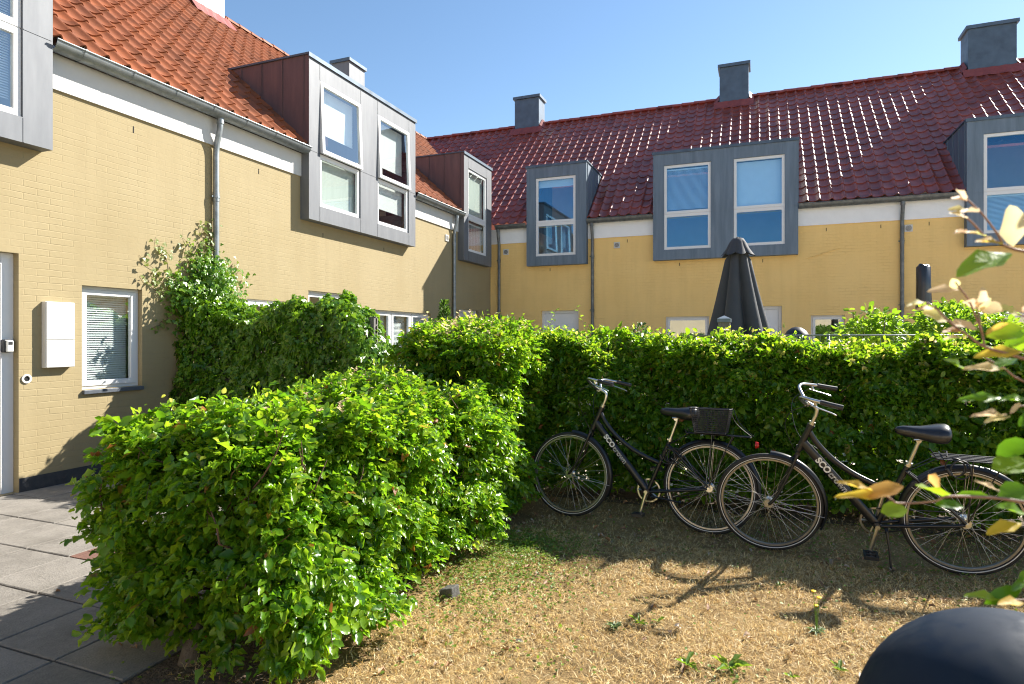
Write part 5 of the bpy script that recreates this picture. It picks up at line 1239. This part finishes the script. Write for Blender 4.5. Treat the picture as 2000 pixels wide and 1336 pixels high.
weed(1341, 1302, 'bright dandelion weed, left one of two at the near edge of the lawn', n=8, L=.11, w=.26, up=.7)
weed(1424, 1310, 'bright spreading dandelion weed, right one of two at the near edge of the lawn', n=9, L=.13, w=.22, up=.7)
weed(1546, 1326, 'tiny bright weed near the lower edge, left of the dark dome', n=7, L=.06, w=.3)
weed(1523, 1147, 'tiny green weed at the edge of the hedge shadow below the right front wheel', n=7, L=.06, w=.3)
weed(1640, 1312, 'small weed close to the rim of the dark dome', n=7, L=.075, w=.3)
weed(1032, 1070, 'thin grass-like weed in the hedge shadow at the foot of the tall hedge', n=7, L=.13, w=.07, up=2.5)

c = at(878, 1163, 1.5 * F / 503); st = empty('concrete_block', (c.x, c.y, 0)); tag(st, 'small dark concrete block lying tilted in the dry grass', 'block')
b = MB(); b.box((-.05, -.04, 0), (.05, .04, .055)); b.v = [(x * (1 if z < .03 else .86), y * (1 if z < .03 else .84), z + (.018 * (x / .05) if z > .03 else 0)) for x, y, z in b.v]
me_o = b.build('block_body', M['concrete'], st, bevel=.006, local=True); st.rotation_euler = (R(7), R(5), R(-12))

# ------------------------------------------------------------------ dome-topped bin close to the camera
c = at(1992, 1502, 1.15) + Vector((0, 0, .275)); db = empty('domed_bin', (c.x, c.y, 0)); tag(db, 'smooth dark navy dome, out of focus in the near right corner', 'bin')
rad = .275; zt = c.z
b = MB(); pr = [(rad * math.sin(t), zt - rad * (1 - math.cos(t))) for t in [i / 14 * math.pi / 2 for i in range(15)]]; b.lathe(pr + [(rad, zt - .30), (rad - .012, zt - .31)], (c.x, c.y, 0), 64); b.build('dome_lid', M['dome'], db, smooth=True)
b = MB(); b.lathe([(rad - .015, zt - .30), (rad - .02, .03), (rad - .05, 0), (0, 0)], (c.x, c.y, 0), 48); b.build('bin_body', M['dome'], db, smooth='auto')

# ------------------------------------------------------------------ out-of-focus shrub reaching in from the right
sh = empty('beech_shrub', tuple(at(2330, 660, .95).xy) + (0,)); tag(sh, 'blurred beech twigs with pink and green leaves reaching in from the right edge', 'shrub')
YB = .92
def twig(pts, r0, r1, Ys=None):
    P = [at(u, v, (Ys or YB)) for u, v in pts]; n = len(P); b = MB(); r0, r1 = r0 * .72, r1 * .8; b.tube(spline(P, 4), [r0 + (r1 - r0) * i / ((n - 1) * 4) for i in range((n - 1) * 4 + 1)], 8); b.build('branch', M['twig_red'], sh, smooth=True)
stem_top = sh.location + Vector((0, 0, 1.9))
b = MB(); s0 = Vector(sh.location); b.tube([s0, s0 + Vector((.01, .01, .6)), s0 + Vector((-.01, .02, 1.2)), s0 + Vector((0, .0, 1.85))], [.018, .015, .011, .005], 10); b.build('stem', M['bark'], sh, smooth=True)
twig([(2330, 640), (2150, 545), (2060, 505), (2000, 491), (1977, 486), (1946, 472), (1921, 459), (1905, 441), (1888, 425), (1877, 419)], .004, .0014)
twig([(1958, 480), (1952, 463), (1935, 439), (1916, 415), (1891, 391), (1880, 378)], .0024, .0014)
twig([(2330, 790), (2120, 730), (2000, 700), (1923, 677), (1894, 657), (1874, 644), (1849, 624), (1827, 601), (1808, 590)], .004, .0014, .90)
twig([(1923, 677), (1918, 649), (1913, 625), (1909, 602)], .0022, .0015, .90); twig([(1920, 655), (1894, 590), (1877, 566), (1866, 551)], .0022, .0014, .90)
twig([(2330, 700), (2120, 640), (2020, 622), (1985, 612), (1952, 598)], .003, .0015, .98)
twig([(2330, 860), (2140, 790), (2000, 745), (1960, 718), (1925, 700)], .003, .0014, .96)
twig([(2330, 880), (2100, 800), (1995, 793), (1972, 808)], .003, .0012, .98)
twig([(2330, 1040), (2120, 1000), (2000, 981), (1950, 973), (1895, 970), (1847, 970), (1825, 979), (1757, 983), (1742, 976), (1730, 968)], .004, .0013, .90)
twig([(2330, 1200), (2140, 1180), (2030, 1172), (1960, 1172)], .003, .0012, .95)
def lf(kind, bu, bv, tu, tv, w, Y=YB, tw=0.0, dy=0.0): LV[kind].append((bu, bv, tu, tv, w, Y, tw, dy))
LV = {'y': [], 'g': [], 'o': []}
# pale young leaves and buds (y), green leaves (g), yellow-orange ones (o)
for a in [(1884, 392, 1871, 366, 13), (1889, 393, 1860, 384, 12), (1914, 415, 1880, 409, 13), (1890, 410, 1853, 408, 12), (1890, 427, 1856, 413, 14), (1912, 458, 1884, 452, 12), (1890, 454, 1861, 452, 10), (1926, 462, 1896, 450, 12), (1979, 482, 1977, 402, 44),
          (1869, 563, 1860, 545, 15), (1873, 566, 1813, 567, 17), (1811, 591, 1773, 594, 11), (1829, 603, 1790, 603, 13), (1853, 627, 1804, 608, 22), (1855, 630, 1911, 640, 22), (1887, 659, 1843, 660, 12),
          (1909, 604, 1884, 583, 18), (1910, 602, 1921, 564, 18), (1914, 598, 1955, 606, 28), (1908, 606, 1934, 582, 20), (1952, 598, 1990, 614, 20), (1996, 608, 2012, 600, 14), (1968, 812, 1900, 808, 12), (1972, 815, 1926, 820, 13), (1974, 808, 1992, 786, 8), (1953, 962, 1906, 936, 9), (1970, 722, 1882, 717, 17)]: lf('y', *a)
for a in [(1974, 494, 1872, 532, 44), (1926, 658, 2006, 640, 38), (1960, 676, 2020, 648, 32), (1960, 778, 1872, 779, 18), (2010, 780, 1952, 778, 14), (1720, 1000, 1772, 993, 34), (1848, 972, 1796, 944, 42), (1825, 985, 1884, 988, 20), (1868, 966, 1936, 970, 16), (1948, 968, 2016, 958, 40), (1936, 916, 2010, 898, 42), (1945, 888, 2015, 862, 34), (1958, 1172, 1886, 1160, 18), (1922, 1180, 1996, 1146, 24), (1990, 1130, 2030, 1120, 22), (1990, 700, 1935, 720, 22), (2010, 690, 1975, 668, 24), (1880, 720, 1850, 700, 13), (2005, 1005, 1950, 985, 22), (2030, 1130, 1975, 1150, 20), (2040, 800, 1990, 830, 24)]: lf('g', *a, Y=.93)
for a in [(1958, 478, 1909, 466, 15), (1882, 648, 1843, 645, 14), (1924, 654, 1968, 630, 14), (1740, 970, 1632, 967, 17), (1705, 958, 1637, 938, 13), (1684, 972, 1764, 946, 32), (1836, 955, 1815, 922, 15), (1996, 1022, 1928, 1040, 24), (2000, 1178, 1952, 1176, 18), (2000, 686, 1905, 694, 22)]: lf('o', *a, Y=.90)
M['leaf_o'] = leaf_mat('yellow_beech_leaf', [(0.0, (.55, .42, .05)), (.6, (.55, .33, .08)), (1.0, (.45, .22, .10))], [(0.0, (.9, .76, .06)), (.6, (.88, .60, .12)), (1.0, (.75, .40, .18))], .58, .55)
for kind, m, nm in (('y', 'beech_young', 'young_leaves'), ('g', 'beech', 'green_leaves'), ('o', 'leaf_o', 'yellowing_leaves')):
    P = []; T = []; N = []; S = []; A = []; q = random.Random(3)
    for bu, bv, tu, tv, w, Y, tw, dy in LV[kind]:
        p, t = at(bu, bv, Y), at(tu, tv, Y - .02 + q.uniform(-.02, .02)); L = (t - p).length; P.append(p); T.append(t - p); S.append(L)
        view = (Vector((0, 0, EYE)) - p).normalized(); N.append(view * .8 + Vector((q.uniform(-.3, .3), q.uniform(-.3, .3), q.uniform(.3, .9)))); A.append(w / F * Y / L * 1.25)
    leaves(nm, TB, np.array(P), np.array(T), np.array(N), np.array(S), np.array(A), M[m], sh, np.full(len(P), .8))
# the shrub's own crown, outside the frame on the right
k = 260; z = rng.uniform(.55, 1.95, k); w = rng.uniform(0, 6.283, k); rr = rng.uniform(.02, .22, k)
P = np.column_stack([sh.location.x + np.cos(w) * rr + .10, sh.location.y + np.sin(w) * rr + .02, z])
Xc = CY * P[:, 0] + SY * P[:, 1]; Yc = -SY * P[:, 0] + CY * P[:, 1]; P = P[(Xc > .92 * Yc)]; n = len(P)
leaves('crown_leaves', TB, P, rng.normal(size=(n, 3)) + [0, 0, -.2], rng.normal(size=(n, 3)) * .5 + [0, 0, 1], .07 * rng.uniform(.6, 1.2, n), .6, M['beech'], sh, rng.uniform(.6, 2, n))
